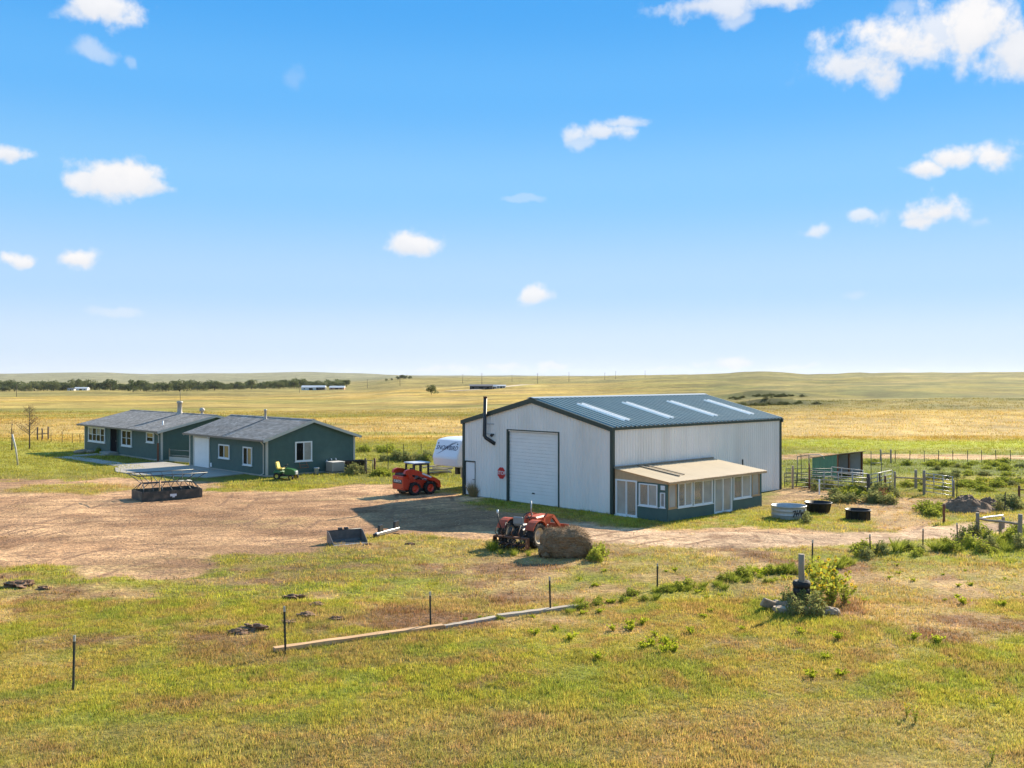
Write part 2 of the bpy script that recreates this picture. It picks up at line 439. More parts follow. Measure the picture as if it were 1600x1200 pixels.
WOOD = mat("weathered_wood", (.30,.235,.165), .85, .3, 4, 50, .4, stretch=(1,1,.15), dirt=.2)
WOODT = mat("tan_timber", (.55,.33,.16), .8, .25, 4, 60, .4, stretch=(.25,1,1), dirt=.2, dirtcol=(.2,.11,.05))
WOODG = mat("grey_timber", (.40,.33,.25), .9, .3, 4, 60, .5, stretch=(.25,1,1), dirt=.4, dirtcol=(.17,.13,.09))
PLY = mat("plywood", (.50,.33,.18), .75, .16, 3, 40, .1, stretch=(.4,1,1))
POLY = mat("tan_roof_sheet", (.66,.52,.34), .55, .07, 1.6, 25, .03, trans=.25)
PANE_D = mat("dark_pane", (.010,.012,.013), .16, .1, 2, 10, 0, spec=.06)
PANE_T = mat("tan_pane", (.34,.22,.11), .12, .15, 2, 20, 0, spec=.6)  # opaque pane in one flat tan
PANE_G = mat("curtain_pane", (.28,.28,.26), .1, .25, 1.5, 8, 0, spec=.6)
GLASS = glass_mat("sunroom_glass", (.90,.90,.87), .80)
GLASSH = glass_mat("hazed_glass", (.86,.85,.80), .42)
DARKIN = mat("dark_interior", (.02,.022,.02), .9, .1)
TROUGH = mat("dusty_trough_steel", (.055,.055,.045), .6, .3, 4, 40, .1, dirt=.75, dirtcol=(.20,.15,.10))
BLACKP = mat("black_plastic", (.014,.015,.017), .5, .2, 6, 40, .05, dirt=.2, dirtcol=(.08,.07,.055))
WHITEP = mat("white_plastic", (.75,.75,.74), .4, .06, 4, 30, .02)
BEIGE = mat("beige_metal", (.42,.37,.31), .5, .1, 5, 40, .05)
MOWG = mat("mower_green", (.03,.13,.035), .35, .08, 6, 40, .02, spec=.5)
MOWY = mat("mower_yellow", (.75,.55,.10), .5, .08, 6, 40, .03)
RVW = mat("trailer_white", (.78,.78,.80), .3, .03, 1.5, 20, .01, spec=.5)
RVT = mat("trailer_tan", (.46,.38,.29), .5, .08, 3, 30, .02)
BLUEB = mat("navy_print", (.02,.03,.07), .5, .05)
SIGNR = mat("sign_red", (.55,.015,.015), .4, .1, 5, 40, .02)
GREENSH = mat("green_sheet", (.035,.15,.115), .55, .15, 2, 30, .05, dirt=.2, dirtcol=(.05,.10,.08))
SOIL = mat("dark_soil", (.21,.12,.068), .95, .55, 6, 40, 1.0)
HAY = mat("old_hay", (.255,.155,.08), .95, .55, 9, 60, 1.0, stretch=(1,1,3), dirt=.4, dirtcol=(.10,.065,.04))
STONE = mat("stone", (.34,.25,.17), .9, .3, 5, 40, .6)
BARK = mat("bark", (.10,.075,.06), .9, .3, 8, 50, .5)
# ------------------------------------------------------------------ ground sheet
YARD = [(-60,752),(0,750),(120,748),(196,752),(330,760),(420,768),(560,757),(640,762),(725,776),(800,792),(880,806),(960,823),(1040,829),(1180,831),(1290,834),(1400,829),(1500,820),(1660,808),
        (1660,822),(1550,832),(1440,843),(1350,852),(1200,857),(1050,854),(950,847),(860,834),(760,836),(650,833),(560,838),(500,851),(430,862),(370,882),(290,910),(200,908),(100,888),(0,884),(-80,880)]
DIRT2 = [(1215,766),(1262,762),(1320,768),(1330,778),(1270,782),(1205,790),(1195,785)]
DIRT3 = [(1330,783),(1400,776),(1520,782),(1530,792),(1440,796),(1400,800),(1470,815),(1440,826),(1390,826),(1360,806),(1320,795)]
TRACK_R = [(1215,712),(1270,708),(1400,709),(1700,712),(1700,719),(1400,717),(1300,716),(1215,719)]
LANE = [(870,812),(960,824),(1040,830),(1180,832),(1290,835),(1400,830),(1500,821),(1660,809),(1660,824),(1550,834),(1440,845),(1350,853),(1200,858),(1050,856),(950,849),(870,838)]
GRASSISLE = [(30,757),(120,756),(200,757),(215,764),(140,772),(20,768)]
FRONTG = [(800,788),(960,812),(965,824),(900,812),(840,803),(760,795)]
LAWN = [(-200,700),(120,702),(190,706),(190,741),(100,742),(-200,744)]
def poly_world(p): return np.array([G(*q) for q in p])
def sdist(poly, X, Y):
    """signed distance (negative inside)"""
    d = np.full(X.shape, 1e9); ins = np.zeros(X.shape, bool); n = len(poly)
    for i in range(n):
        ax, ay = poly[i]; bx, by = poly[(i + 1) % n]
        ex, ey = bx - ax, by - ay
        t = np.clip(((X - ax) * ex + (Y - ay) * ey) / (ex * ex + ey * ey), 0, 1)
        d = np.minimum(d, np.hypot(X - ax - t * ex, Y - ay - t * ey))
        c = ((ay > Y) != (by > Y)) & (X < (bx - ax) * (Y - ay) / (by - ay + 1e-12) + ax)
        ins ^= c
    return np.where(ins, -d, d)
def mixc(a, b, t): return a * (1 - t[..., None]) + np.array(b) * t[..., None]

K = lambda *c: np.array(c)
STRAW, OCHRE, OLIVE = K(.50,.345,.135), K(.43,.285,.065), K(.235,.205,.055)
GREEN, LUSH, BROWN = K(.215,.205,.035), K(.28,.285,.035), K(.31,.185,.085)
DIRTC, DIRTD = K(.62,.375,.195), K(.28,.145,.075)
def cover(X, Y):
    """land cover colour and bareness at ground points"""
    r = np.maximum(Y, 1.0); px = X / r * F + 800
    n1 = fbm(X / 6, Y / 6, 31); n2 = fbm(X / 1.7, Y / 1.7, 37); n3 = fbm(X / 25, Y / 25, 41); n4 = fbm(X / 120, Y / 120, 43); n5 = fbm(X / .7, Y / .7, 47, 3)
    wr = r * (1 + (n3 - .5) * .22)
    col = np.empty(X.shape + (3,)); col[:] = K(.395,.36,.055)
    # mown foreground: yellow-green with brown thatch patches
    col = mixc(col, K(.44,.325,.085), sstep(.46, .68, n1) * .75)
    col = mixc(col, GREEN * 1.3, sstep(.52, .74, fbm(X / 4, Y / 4, 53)) * .5)
    col = mixc(col, K(.36,.23,.105), sstep(.58, .73, n2) * .55)
    # fine mottling: dry thatch, bare crumbs and greener sprigs
    nf = fbm(X / .55, Y / .55, 131, 3); ng = fbm(X / .9, Y / .8, 137, 3)
    fade = 1 - sstep(55, 75, wr)
    col = mixc(col, K(.40,.235,.105), sstep(.54, .70, nf) * .58 * fade)
    col = mixc(col, K(.28,.30,.05), sstep(.54, .70, ng) * .8 * fade)
    col = mixc(col, K(.46,.31,.14), sstep(.50, .66, fbm(X / 9, Y / 5, 139)) * .45 * fade)
    # middle ground
    right = sstep(760, 1000, px)
    mid = sstep(62, 76, wr)
    col = mixc(col, GREEN * 1.2, mid * .8)
    field = sstep(104, 116, wr)
    fcol = np.empty(col.shape); fcol[:] = OCHRE
    fcol = fcol * .93
    fcol = mixc(fcol, STRAW * .9, sstep(.45, .65, n3) * .45 + 0 * r)
    fcol = mixc(fcol, OLIVE, sstep(.52, .72, n4) * .75)
    fcol = mixc(fcol, STRAW, sstep(116, 128, wr) * (1 - sstep(150, 175, wr)) * .6)
    fcol = mixc(fcol, GREEN, (1 - right) * sstep(.55, .68, fbm(X / 40, Y / 9, 59)) * (1 - sstep(200, 330, wr)) * .7)
    strk = fbm(X / 95, Y / 16, 151, 4)
    fcol = mixc(fcol, K(.20,.20,.045), sstep(.56, .70, strk) * sstep(130, 200, wr) * .45)
    fcol = mixc(fcol, K(.50,.33,.11), sstep(.56, .70, fbm(X / 120, Y / 22, 157, 4)) * sstep(130, 200, wr) * .35)
    # hillside on the right is olive
    hill = sstep(820, 1150, px) * sstep(175, 205, wr)
    hcol = np.empty(col.shape); hcol[:] = K(.20,.165,.034)
    hcol = mixc(hcol, K(.30,.225,.08), sstep(.5, .75, fbm(X / 45, Y / 60, 61)) * .55)
    hcol = mixc(hcol, K(.125,.13,.032), sstep(.56, .72, fbm(X / 60, Y / 35, 67)) * .6)
    fcol = fcol * (1 - hill[..., None]) + hcol * hill[..., None]
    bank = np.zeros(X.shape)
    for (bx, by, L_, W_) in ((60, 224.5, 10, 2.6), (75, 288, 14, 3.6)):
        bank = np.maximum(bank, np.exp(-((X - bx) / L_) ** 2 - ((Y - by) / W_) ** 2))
    fcol = mixc(fcol, K(.04,.045,.016), sstep(.2, .6, bank + (n2 - .5) * .7) * .92)  # shade of the cut banks painted into the ground colour, plus dark green scrub
    blot = sstep(900, 1200, px) * sstep(180, 230, wr) * sstep(.50, .64, fbm(X / 22, Y / 26, 63)) * .75
    fcol = mixc(fcol, K(.095,.10,.028), blot)
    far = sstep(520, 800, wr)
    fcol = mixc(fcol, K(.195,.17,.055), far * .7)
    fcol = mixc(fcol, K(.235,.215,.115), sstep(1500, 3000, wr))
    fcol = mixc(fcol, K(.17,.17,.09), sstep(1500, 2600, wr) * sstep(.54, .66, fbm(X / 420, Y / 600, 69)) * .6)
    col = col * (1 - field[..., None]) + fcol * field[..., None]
    # lush weeds right of the shed
    lush = sstep(1100, 1230, px) * sstep(94, 97, wr) * (1 - sstep(104, 112, wr))
    col = mixc(col, LUSH * 1.15, lush * .9)
    col = mixc(col, K(.185,.215,.05), sstep(1150, 1260, px) * sstep(58, 66, wr) * (1 - sstep(86, 92, wr)) * .8)
    yel = sstep(1380, 1420, px) * sstep(63, 66, wr) * (1 - sstep(69, 72, wr))
    col = mixc(col, K(.38,.31,.05), yel * .8)
    bare = np.zeros(X.shape)
    near = (Y > 5) & (Y < 140) & (np.abs(X) < 110)
    def region(poly, soft, jit, seed):
        m = np.zeros(X.shape)
        d = sdist(poly_world(poly), X[near], Y[near]) + (fbm(X[near] / 2.6, Y[near] / 2.6, seed, 5) - .5) * jit
        m[near] = 1 - sstep(-soft, soft, d)
        return m
    lawn = region(LAWN, 1.0, 2, 71)
    col = mixc(col, K(.30,.27,.045), lawn * .9)
    y = region(YARD, .45, 7.5, 73)
    y = y * (1 - region(GRASSISLE, .6, 2.5, 79) * .85) * (1 - region(FRONTG, .4, 2, 83) * .7)
    y = np.maximum(y, region(DIRT2, .5, 2, 89) * .8); y = np.maximum(y, region(DIRT3, .5, 2, 97) * .75)
    lane = region(LANE, .35, 1.3, 96); y = np.maximum(y, lane * .97)
    y = np.maximum(y, region(TRACK_R, .6, 2, 98) * .8)
    # worn bare patches in the paddock between yard and fence
    pad = sstep(24, 28, Y) * (1 - sstep(44, 50, Y)) * sstep(.50, .66, fbm(X / 3.2, Y / 2.2, 101, 5)) * (X < 16)
    y = np.maximum(y, pad * .6)
    bare = y
    dcol = np.empty(col.shape); dcol[:] = DIRTC
    dcol = mixc(dcol, DIRTC * K(.66,.60,.58), sstep(.46, .64, n1) * .65)
    dcol = mixc(dcol, K(.36,.27,.11), sstep(.56, .70, fbm(X / 4.5, Y / 3, 105, 5)) * .45)
    dcol = mixc(dcol, DIRTD, sstep(.52, .68, fbm(X / 1.9, Y / 1.1, 103, 5)) * .7)
    dcol = mixc(dcol, DIRTC * 1.15, sstep(.50, .66, fbm(X / 8, Y / 2.5, 107)) * .8)
    dcol = mixc(dcol, K(.33,.185,.10), sstep(.53, .68, fbm(X / 5, Y / 1.6, 109, 5)) * .6)
    dcol = mixc(dcol, K(.62,.43,.27), lane * .75)
    col = col * (1 - bare[..., None]) + dcol * bare[..., None]
    dark = pad * sstep(.50, .62, n2)
    col = mixc(col, DIRTD * .8, dark * .8)
    col = col * (.86 + .28 * n5)[..., None]
    return np.clip(col, 0, 1), bare

def axis(a0, a1, step, lim, g, both):
    c = list(np.arange(a0, a1, step)); s = step; p = c[-1]
    while p < lim: s *= g; p += s; c.append(p)
    if both:
        s = step; p = c[0]; L = []
        while p > -lim: s *= g; p -= s; L.append(p)
        c = L[::-1] + c
    return np.array(c)
def build_ground():
    xs = axis(-44, 44, .4, 9000, 1.042, True)
    ys = np.concatenate([[-400, -150, -60, -25, -8, 2], axis(10, 92, .4, 11000, 1.022, False)])
    X, Y = np.meshgrid(xs, ys)
    Z = zt(X, Y)
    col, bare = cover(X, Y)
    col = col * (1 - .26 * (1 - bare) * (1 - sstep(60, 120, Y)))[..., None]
    # wheel ruts and lumps where the soil is bare
    Z = Z + bare * ((fbm(X / 1.1, Y / .8, 113, 3) - .5) * .10) + (1 - bare) * (fbm(X / .9, Y / .9, 117, 2) - .5) * .06 * (Y < 120)
    ny, nx = X.shape
    me = bpy.data.meshes.new("ground")
    me.vertices.add(nx * ny)
    me.vertices.foreach_set("co", np.stack([X, Y, Z], -1).astype(np.float32).ravel())
    i = np.arange(nx * ny).reshape(ny, nx)
    q = np.stack([i[:-1, :-1], i[:-1, 1:], i[1:, 1:], i[1:, :-1]], -1).reshape(-1, 4)
    me.loops.add(q.size); me.loops.foreach_set("vertex_index", q.ravel().astype(np.int32))
    me.polygons.add(len(q)); me.polygons.foreach_set("loop_start", (np.arange(len(q)) * 4).astype(np.int32))
    me.polygons.foreach_set("loop_total", np.full(len(q), 4, np.int32))
    me.update(calc_edges=True)
    me.polygons.foreach_set("use_smooth", np.ones(len(q), bool))
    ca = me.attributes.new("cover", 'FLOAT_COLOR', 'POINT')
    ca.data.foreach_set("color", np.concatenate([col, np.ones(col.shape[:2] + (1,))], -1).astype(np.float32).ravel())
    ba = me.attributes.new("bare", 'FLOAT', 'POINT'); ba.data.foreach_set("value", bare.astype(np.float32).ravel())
    m = bpy.data.materials.new("ground_cover"); m.use_nodes = True
    n = m.node_tree.nodes; l = m.node_tree.links; n.clear()
    out = n.new("ShaderNodeOutputMaterial"); b = n.new("ShaderNodeBsdfPrincipled"); b.inputs["Roughness"].default_value = .95
    b.inputs["Specular IOR Level"].default_value = .1
    a = n.new("ShaderNodeAttribute"); a.attribute_name = "cover"
    ab = n.new("ShaderNodeAttribute"); ab.attribute_name = "bare"
    geo = n.new("ShaderNodeNewGeometry")
    def nz(sc, det, stretch=None):
        t = n.new("ShaderNodeTexNoise"); t.inputs["Scale"].default_value = sc; t.inputs["Detail"].default_value = det; t.inputs["Roughness"].default_value = .65
        if stretch:
            mp = n.new("ShaderNodeMapping"); mp.inputs["Scale"].default_value = stretch; mp.inputs["Rotation"].default_value = (0, 0, .35)
            l.new(geo.outputs["Position"], mp.inputs[0]); l.new(mp.outputs[0], t.inputs[0])
        else: l.new(geo.outputs["Position"], t.inputs[0])
        return t.outputs[0]
    def rng_(s, a0, a1, b0, b1):
        r = n.new("ShaderNodeMapRange"); l.new(s, r.inputs[0])
        for k, q in enumerate((a0, a1, b0, b1)): r.inputs[k + 1].default_value = q
        return r.outputs[0]
    def mathn(op, x, y):
        r = n.new("ShaderNodeMath"); r.operation = op
        for k, q in enumerate((x, y)):
            if isinstance(q, (int, float)): r.inputs[k].default_value = q
            else: l.new(q, r.inputs[k])
        return r.outputs[0]
    fA = nz(5.5, 6); fB = nz(.35, 6); fC = nz(1.0, 7, (.75, 1.4, 1)); fD = nz(.03, 5)
    v = mathn('MULTIPLY', rng_(fA, .3, .7, .52, 1.48), rng_(fB, .3, .7, .78, 1.22))
    v = mathn('MULTIPLY', v, mathn('MULTIPLY', rng_(fD, .32, .68, .66, 1.34), rng_(nz(.011, 5), .32, .68, .76, 1.24)))
    v = mathn('MULTIPLY', v, rng_(nz(.11, 6), .3, .7, .74, 1.26))
    cb = n.new("ShaderNodeCombineXYZ")
    for k in range(3): l.new(v, cb.inputs[k])
    mu = n.new("ShaderNodeMix"); mu.data_type = 'RGBA'; mu.blend_type = 'MULTIPLY'; mu.inputs[0].default_value = 1
    l.new(a.outputs[0], mu.inputs[6]); l.new(cb.outputs[0], mu.inputs[7])
    # dark scuffs in the bare soil
    sc = mathn('MULTIPLY', rng_(fC, .49, .63, 0, .75), ab.outputs["Fac"])
    m2 = n.new("ShaderNodeMix"); m2.data_type = 'RGBA'; l.new(sc, m2.inputs[0]); l.new(mu.outputs[2], m2.inputs[6]); m2.inputs[7].default_value = (.30,.175,.10,1)
    tr = None
    for k_, (cx, cy, sc_, ph) in enumerate(((-32, 84, .21, 0), (2, 34, .17, 2), (-60, 52, .19, 1))):
        mp = n.new("ShaderNodeMapping"); mp.inputs["Location"].default_value = (-cx, -cy, 0); l.new(geo.outputs["Position"], mp.inputs[0])
        w_ = n.new("ShaderNodeTexWave"); w_.wave_type = 'RINGS'; w_.rings_direction = 'Z'; w_.inputs["Scale"].default_value = sc_; w_.inputs["Distortion"].default_value = 2.0; w_.inputs["Detail"].default_value = 2; w_.inputs["Detail Scale"].default_value = .25; w_.inputs["Phase Offset"].default_value = ph
        l.new(mp.outputs[0], w_.inputs[0])
        line = mathn('MULTIPLY', rng_(w_.outputs["Fac"], .90, .985, 0, 1), rng_(nz(.13 + .05 * k_, 3), .50, .60, 0, 1))
        tr = line if tr is None else mathn('MAXIMUM', tr, line)
    trk_ = mathn('MULTIPLY', mathn('MULTIPLY', tr, rng_(fA, .35, .6, .45, 1.0)), ab.outputs["Fac"])
    m3 = n.new("ShaderNodeMix"); m3.data_type = 'RGBA'; l.new(trk_, m3.inputs[0]); l.new(m2.outputs[2], m3.inputs[6]); m3.inputs[7].default_value = (.25,.145,.085,1)
    l.new(m3.outputs[2], b.inputs["Base Color"])
    bp = n.new("ShaderNodeBump"); bp.inputs["Strength"].default_value = 1.0; bp.inputs["Distance"].default_value = .14
    l.new(mathn('ADD', fA, mathn('MULTIPLY', fC, 1.2)), bp.inputs["Height"]); l.new(bp.outputs[0], b.inputs["Normal"])
    l.new(b.outputs[0], out.inputs[0])
    me.materials.append(m)
    o = bpy.data.objects.new("ground", me); C.objects.link(o); o["kind"] = "structure"
build_ground()

# ------------------------------------------------------------------ concrete slab, paths, far track
def ribbon(name, pts, w, matl, h=.05, z=None):
    mb = MB(); L = []; Rr = []
    P = [np.array(p) for p in pts]
    for i, p in enumerate(P):
        d = P[min(i + 1, len(P) - 1)] - P[max(i - 1, 0)]; d = d / np.linalg.norm(d); nn = np.array([-d[1], d[0]])
        a = p + nn * w / 2; b = p - nn * w / 2
        za = (ground(*p) if z is None else z) + h
        L.append((a[0], a[1], za)); Rr.append((b[0], b[1], za))
    k = len(P); vs = L + Rr + [(q[0], q[1], q[2] - h - .3) for q in L + Rr]
    fs = []
    for i in range(k - 1):
        fs += [(i, k + i, k + i + 1, i + 1), (i, i + 1, 2*k + i + 1, 2*k + i), (k + i, 3*k + i, 3*k + i + 1, k + i + 1)]
    fs += [(0, 2*k, 3*k, k), (k-1, 2*k-1, 4*k-1, 3*k-1)]
    mb.add(vs, fs)
    o = mb.build(name, matl); o["kind"] = "structure"
    return o
GC = np.array(G(416.5, 745.5)); HC = np.array(G(252.3, 721)); BR = np.array([5.31, 51.73])
def loc2(O, X, Y): return O + V2 * X + U2 * Y
slab = MB()
slab.sheet([tuple(loc2(GC, *q)) for q in ((-6.4,11.4),(-5.2,14.5),(-3.3,17.6),(-.04,17.3),(-.04,3.1),(-3.4,2.5),(-6.3,8.0))], -.25, .05)
so = slab.build("driveway_slab", CONC); so["kind"] = "structure"
wk = ribbon("front_path", [G(96,714.5), G(125,717), G(160,722), G(193,727.5)], 1.5, CONC)
wk2 = ribbon("door_path", [G(120,713), G(150,710.5), G(176,707.8), G(186,706.8)], 1.3, CONC, .09)
trk = mat("pale_track", (.50,.40,.27), .95, .2, .2, 3, .2)
ribbon("far_track", [((q[0]-800)/F*q[1], q[1]) for q in ((700,520),(740,535),(780,560),(820,600),(862,680))], 5.0, trk, .25)

# ------------------------------------------------------------------ building helpers
class Wall:
    """plane of a wall in its building's own frame: s along, z up, d outwards"""
    def __init__(s, o, d, n): s.o = Vector((*o, 0)); s.d = Vector((*d, 0)); s.n = Vector((*n, 0))
    def P(s, a, z, off=0): return s.o + s.d * a + s.n * off + Vector((0, 0, z))
    def box(s, mb, s0, s1, z0, z1, d0, d1):
        return mb.hexa([s.P(s0,z0,d0), s.P(s1,z0,d0), s.P(s1,z0,d1), s.P(s0,z0,d1), s.P(s0,z1,d0), s.P(s1,z1,d0), s.P(s1,z1,d1), s.P(s0,z1,d1)])
def rib_profile(s0, s1, sp=.2286, h=.030):
    pts = [(s0, 0)]; k = math.floor(s0 / sp)
    while k * sp < s1 + sp:
        c = k * sp + sp / 2
        for ds, dd in ((-.045 - h * .4, 0), (-.02 - h * .3, h), (.02 + h * .3, h), (.045 + h * .4, 0)):
            if s0 + .001 < c + ds < s1 - .001: pts.append((c + ds, dd))
        k += 1
    pts.append((s1, 0))
    return pts
def rib_strip(mb, P, s0, s1, bot, top, sp=.2286, h=.030):
    pr = rib_profile(s0, s1, sp, h)
    vs = []
    for a, d in pr: vs += [P(a, bot(a), d), P(a, top(a), d)]
    mb.add(vs, [(2*i, 2*i+2, 2*i+3, 2*i+1) for i in range(len(pr) - 1)])
def lap_siding(mb, w, s0f, s1f, z0, z1, ex=.17, out=.02):
    z = z0
    while z < z1 - .01:
        zt_ = min(z + ex, z1)
        a0, b0, a1, b1 = s0f(z), s1f(z), s0f(zt_), s1f(zt_)
        if b0 - a0 > .05:
            if b1 < a1: a1 = b1 = (a1 + b1) / 2
            mb.add([w.P(a0, z, 0), w.P(b0, z, 0), w.P(b0, z, out), w.P(a0, z, out), w.P(b1, zt_, .002), w.P(a1, zt_, .002)], [(0,1,2,3), (3,2,4,5)])
        z = zt_
def window(parent, w, s0, s1, z0, z1, cols, panes, rows=1, fr=.075, d0=.0, d1=.055, fmat=None, name="window"):
    """frame bars with every pane a sheet of its own; panes: materials column by column, bottom row first"""
    f = MB(); fm = fmat or FRAMEW
    w.box(f, s0, s1, z0, z0 + fr, d0, d1); w.box(f, s0, s1, z1 - fr, z1, d0, d1)
    w.box(f, s0, s0 + fr, z0 + fr, z1 - fr, d0, d1); w.box(f, s1 - fr, s1, z0 + fr, z1 - fr, d0, d1)
    cw = (s1 - s0 - fr) / cols; rh = (z1 - z0 - fr) / rows; mb_ = fr * .75
    for i in range(1, cols):
        c = s0 + fr / 2 + cw * i; w.box(f, c - mb_ / 2, c + mb_ / 2, z0 + fr, z1 - fr, d0, d1 - .006)
    for j in range(1, rows):
        c = z0 + fr / 2 + rh * j; w.box(f, s0 + fr, s1 - fr, c - .02, c + .02, d0, d1 - .014)
    fo = f.build(name, fm, parent)
    k = 0
    for i in range(cols):
        for j in range(rows):
            p = MB()
            a = s0 + fr / 2 + cw * i + .02; b = a + cw - .04; c = z0 + fr / 2 + rh * j + .015; e = c + rh - .03
            w.box(p, a, b, c, e, d0 + .022, d0 + .030)
            p.build("pane", panes[k % len(panes)], fo); k += 1
    sl = MB(); w.box(sl, s0 - .05, s1 + .05, z0 - .05, z0 - .003, d0, d1 + .03); sl.build("sill", fm, fo)
    return fo

# ------------------------------------------------------------------ big metal shed
def build_shed():
    W, L, E, RZ = 12.05, 16.6, 4.62, 6.05
    t = thing("metal_shed", "big white ribbed metal shed with green trim, overhead door and four roof skylights", "shed", (BR[0], BR[1], 0), A)
    tf = lambda y: E + (RZ - E) * (1 - abs(y - W / 2) / (W / 2)) - .06
    gw = Wall((0, 0), (0, 1), (-1, 0))
    D0, D1, DH = 3.95, 8.0, 4.08
    mb = MB(); one = lambda a: 0.02
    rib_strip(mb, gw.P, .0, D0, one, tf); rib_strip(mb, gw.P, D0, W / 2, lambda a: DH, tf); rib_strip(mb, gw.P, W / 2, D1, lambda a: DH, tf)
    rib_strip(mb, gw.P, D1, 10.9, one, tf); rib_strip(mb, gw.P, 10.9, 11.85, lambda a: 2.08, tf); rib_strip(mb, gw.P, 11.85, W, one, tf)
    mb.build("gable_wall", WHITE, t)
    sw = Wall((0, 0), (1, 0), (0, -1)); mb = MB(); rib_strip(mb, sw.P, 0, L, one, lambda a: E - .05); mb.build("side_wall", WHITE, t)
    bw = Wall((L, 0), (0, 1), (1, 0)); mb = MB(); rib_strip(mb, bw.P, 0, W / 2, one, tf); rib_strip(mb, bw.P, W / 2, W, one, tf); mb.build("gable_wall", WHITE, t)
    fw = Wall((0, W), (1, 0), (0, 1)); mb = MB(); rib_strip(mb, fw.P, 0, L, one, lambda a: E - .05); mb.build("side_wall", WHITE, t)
    # roof: two ribbed slopes
    sl = math.hypot(W / 2, RZ - E); cs, sn = (W / 2) / sl, (RZ - E) / sl
    def roofP(side):
        def P(a, q, off):
            y = -.10 + q * cs; z = E - .10 * sn / cs + q * sn
            y, z = y - off * sn, z + off * cs
            return Vector((a, y if side == 0 else W - y, z))
        return P
    for side in (0, 1):
        mb = MB(); rib_strip(mb, roofP(side), -.12, L + .12, lambda a: 0, lambda a: sl + .10, .40, .065)
        r = mb.build("roof", ROOFM, t)
        if side == 0:
            for x0 in (1.85, 6.05, 10.35, 14.35):
                k = MB(); rib_strip(k, lambda a, q, o: roofP(0)(a, q, o + .012), x0, x0 + .84, lambda a: 1.05 / cs, lambda a: 4.62 / cs, .40, .065)
                k.build("skylight", SKYL, r)
    cap = MB(); cap.prism([(0, 0)], 0, 0) if False else None
    cap = MB()
    for s_ in (-1, 1):
        cap.hexa([Vector(q) for q in ((-.14, W/2, RZ + .035), (L + .14, W/2, RZ + .035), (L + .14, W/2 + s_ * .28, RZ - .025), (-.14, W/2 + s_ * .28, RZ - .025),
                                      (-.14, W/2, RZ + .075), (L + .14, W/2, RZ + .075), (L + .14, W/2 + s_ * .28, RZ + .015), (-.14, W/2 + s_ * .28, RZ + .015))])
    cap.build("ridge_cap", mat("ridge_metal", (.42,.45,.45), .4, .08), t)
    # trims
    for x in (0, L):
        n = -1 if x == 0 else 1
        for s_ in (0, 1):
            m_ = MB(); x0, x1 = (x - .13, x + .03) if n < 0 else (x - .03, x + .13)
            ya, yb = (-.13, W / 2) if s_ == 0 else (W + .13, W / 2)
            za = E - .03
            m_.hexa([Vector(q) for q in ((x0, ya, za - .24), (x1, ya, za - .24), (x1, yb, RZ - .27), (x0, yb, RZ - .27), (x0, ya, za), (x1, ya, za), (x1, yb, RZ + .0), (x0, yb, RZ + .0))])
            m_.build("rake_trim", TRIMG, t)
        for y in (0, W):
            m_ = MB(); m_.box(x - .05, x + .14 if x == 0 else x + .05, y - .05 if y == 0 else y - .14, y + .14 if y == 0 else y + .05, 0, E - .13) if x == 0 else m_.box(x - .14, x + .05, y - .05 if y == 0 else y - .14, y + .14 if y == 0 else y + .05, 0, E - .13)
            m_.build("corner_trim", TRIMG, t)
    for y in (-.085, W + .035):
        m_ = MB(); m_.box(.05, L - .05, y, y + .05, E - .17, E - .045); m_.build("eave_trim", TRIMG, t)
    for (a, b) in ((.14, D0 - .09), (D1 + .13, 10.86), (11.9, W - .14)):
        m_ = MB(); gw.box(m_, a, b, -.05, .035, -.02, .03); m_.build("base_trim", BEIGE, t)
    # overhead door of horizontal sections
    d = MB(); gw.box(d, D0 - .02, D1 + .02, -.03, DH + .03, -.16, -.14); door = d.build("overhead_door", DOORW, t)
    ns = 7; sh = DH / ns
    for i in range(ns):
        p = MB()
        z0 = i * sh
        for j in range(3):
            a = z0 + .008 + j * (sh - .01) / 3; b = a + (sh - .01) / 3 - .034
            gw.box(p, D0, D1, a, b, -.135, -.085); gw.box(p, D0, D1, b, b + .0335, -.135, -.122)
        p.build("door_panel", DOORW, door)
    p = MB(); gw.box(p, D1, D1 + .13, 0, DH + .06, -.14, .045); p.build("door_jamb", TRIMG, door)
    p = MB(); gw.box(p, D0 - .08, D0, 0, DH + .06, -.14, .045); p.build("door_jamb", TRIMG, door)
    p = MB(); gw.box(p, D0 - .08, D1 + .13, DH + .062, DH + .12, -.14, .043); p.build("door_header", TRIMG, door)
    p = MB(); gw.box(p, 5.9, 6.1, .55, .62, -.082, -.05); p.build("handle", BLACKM, door)
    # walk door
    wd = MB(); gw.box(wd, 10.94, 11.81, .06, 2.04, -.05, -.005); wdo = wd.build("walk_door", DOORW, t)
    p = MB(); gw.box(p, 10.9, 10.94, .0, 2.08, -.05, .05); gw.box(p, 11.81, 11.85, .0, 2.08, -.05, .05); gw.box(p, 10.9, 11.85, 2.085, 2.13, -.05, .05); p.build("frame", TRIMG, wdo)
    p = MB(); p.tube([gw.P(11.03, 1.0, -.004), gw.P(11.03, 1.0, .05), gw.P(11.13, 1.0, .06)], .018, 6); p.build("handle", BLACKM, wdo)
    # stove pipe
    p = MB(); p.tube([gw.P(9.15, 3.28, .03), gw.P(9.7, 3.62, .25), gw.P(9.78, 3.75, .30), gw.P(9.70, 6.0, .30)], .11, 12); sp = p.build("stove_pipe", BLACKM, t)
    p = MB(); p.tube([gw.P(9.70, 6.0, .30), gw.P(9.70, 6.10, .30)], .125, 12); p.build("cap", RUST, sp)
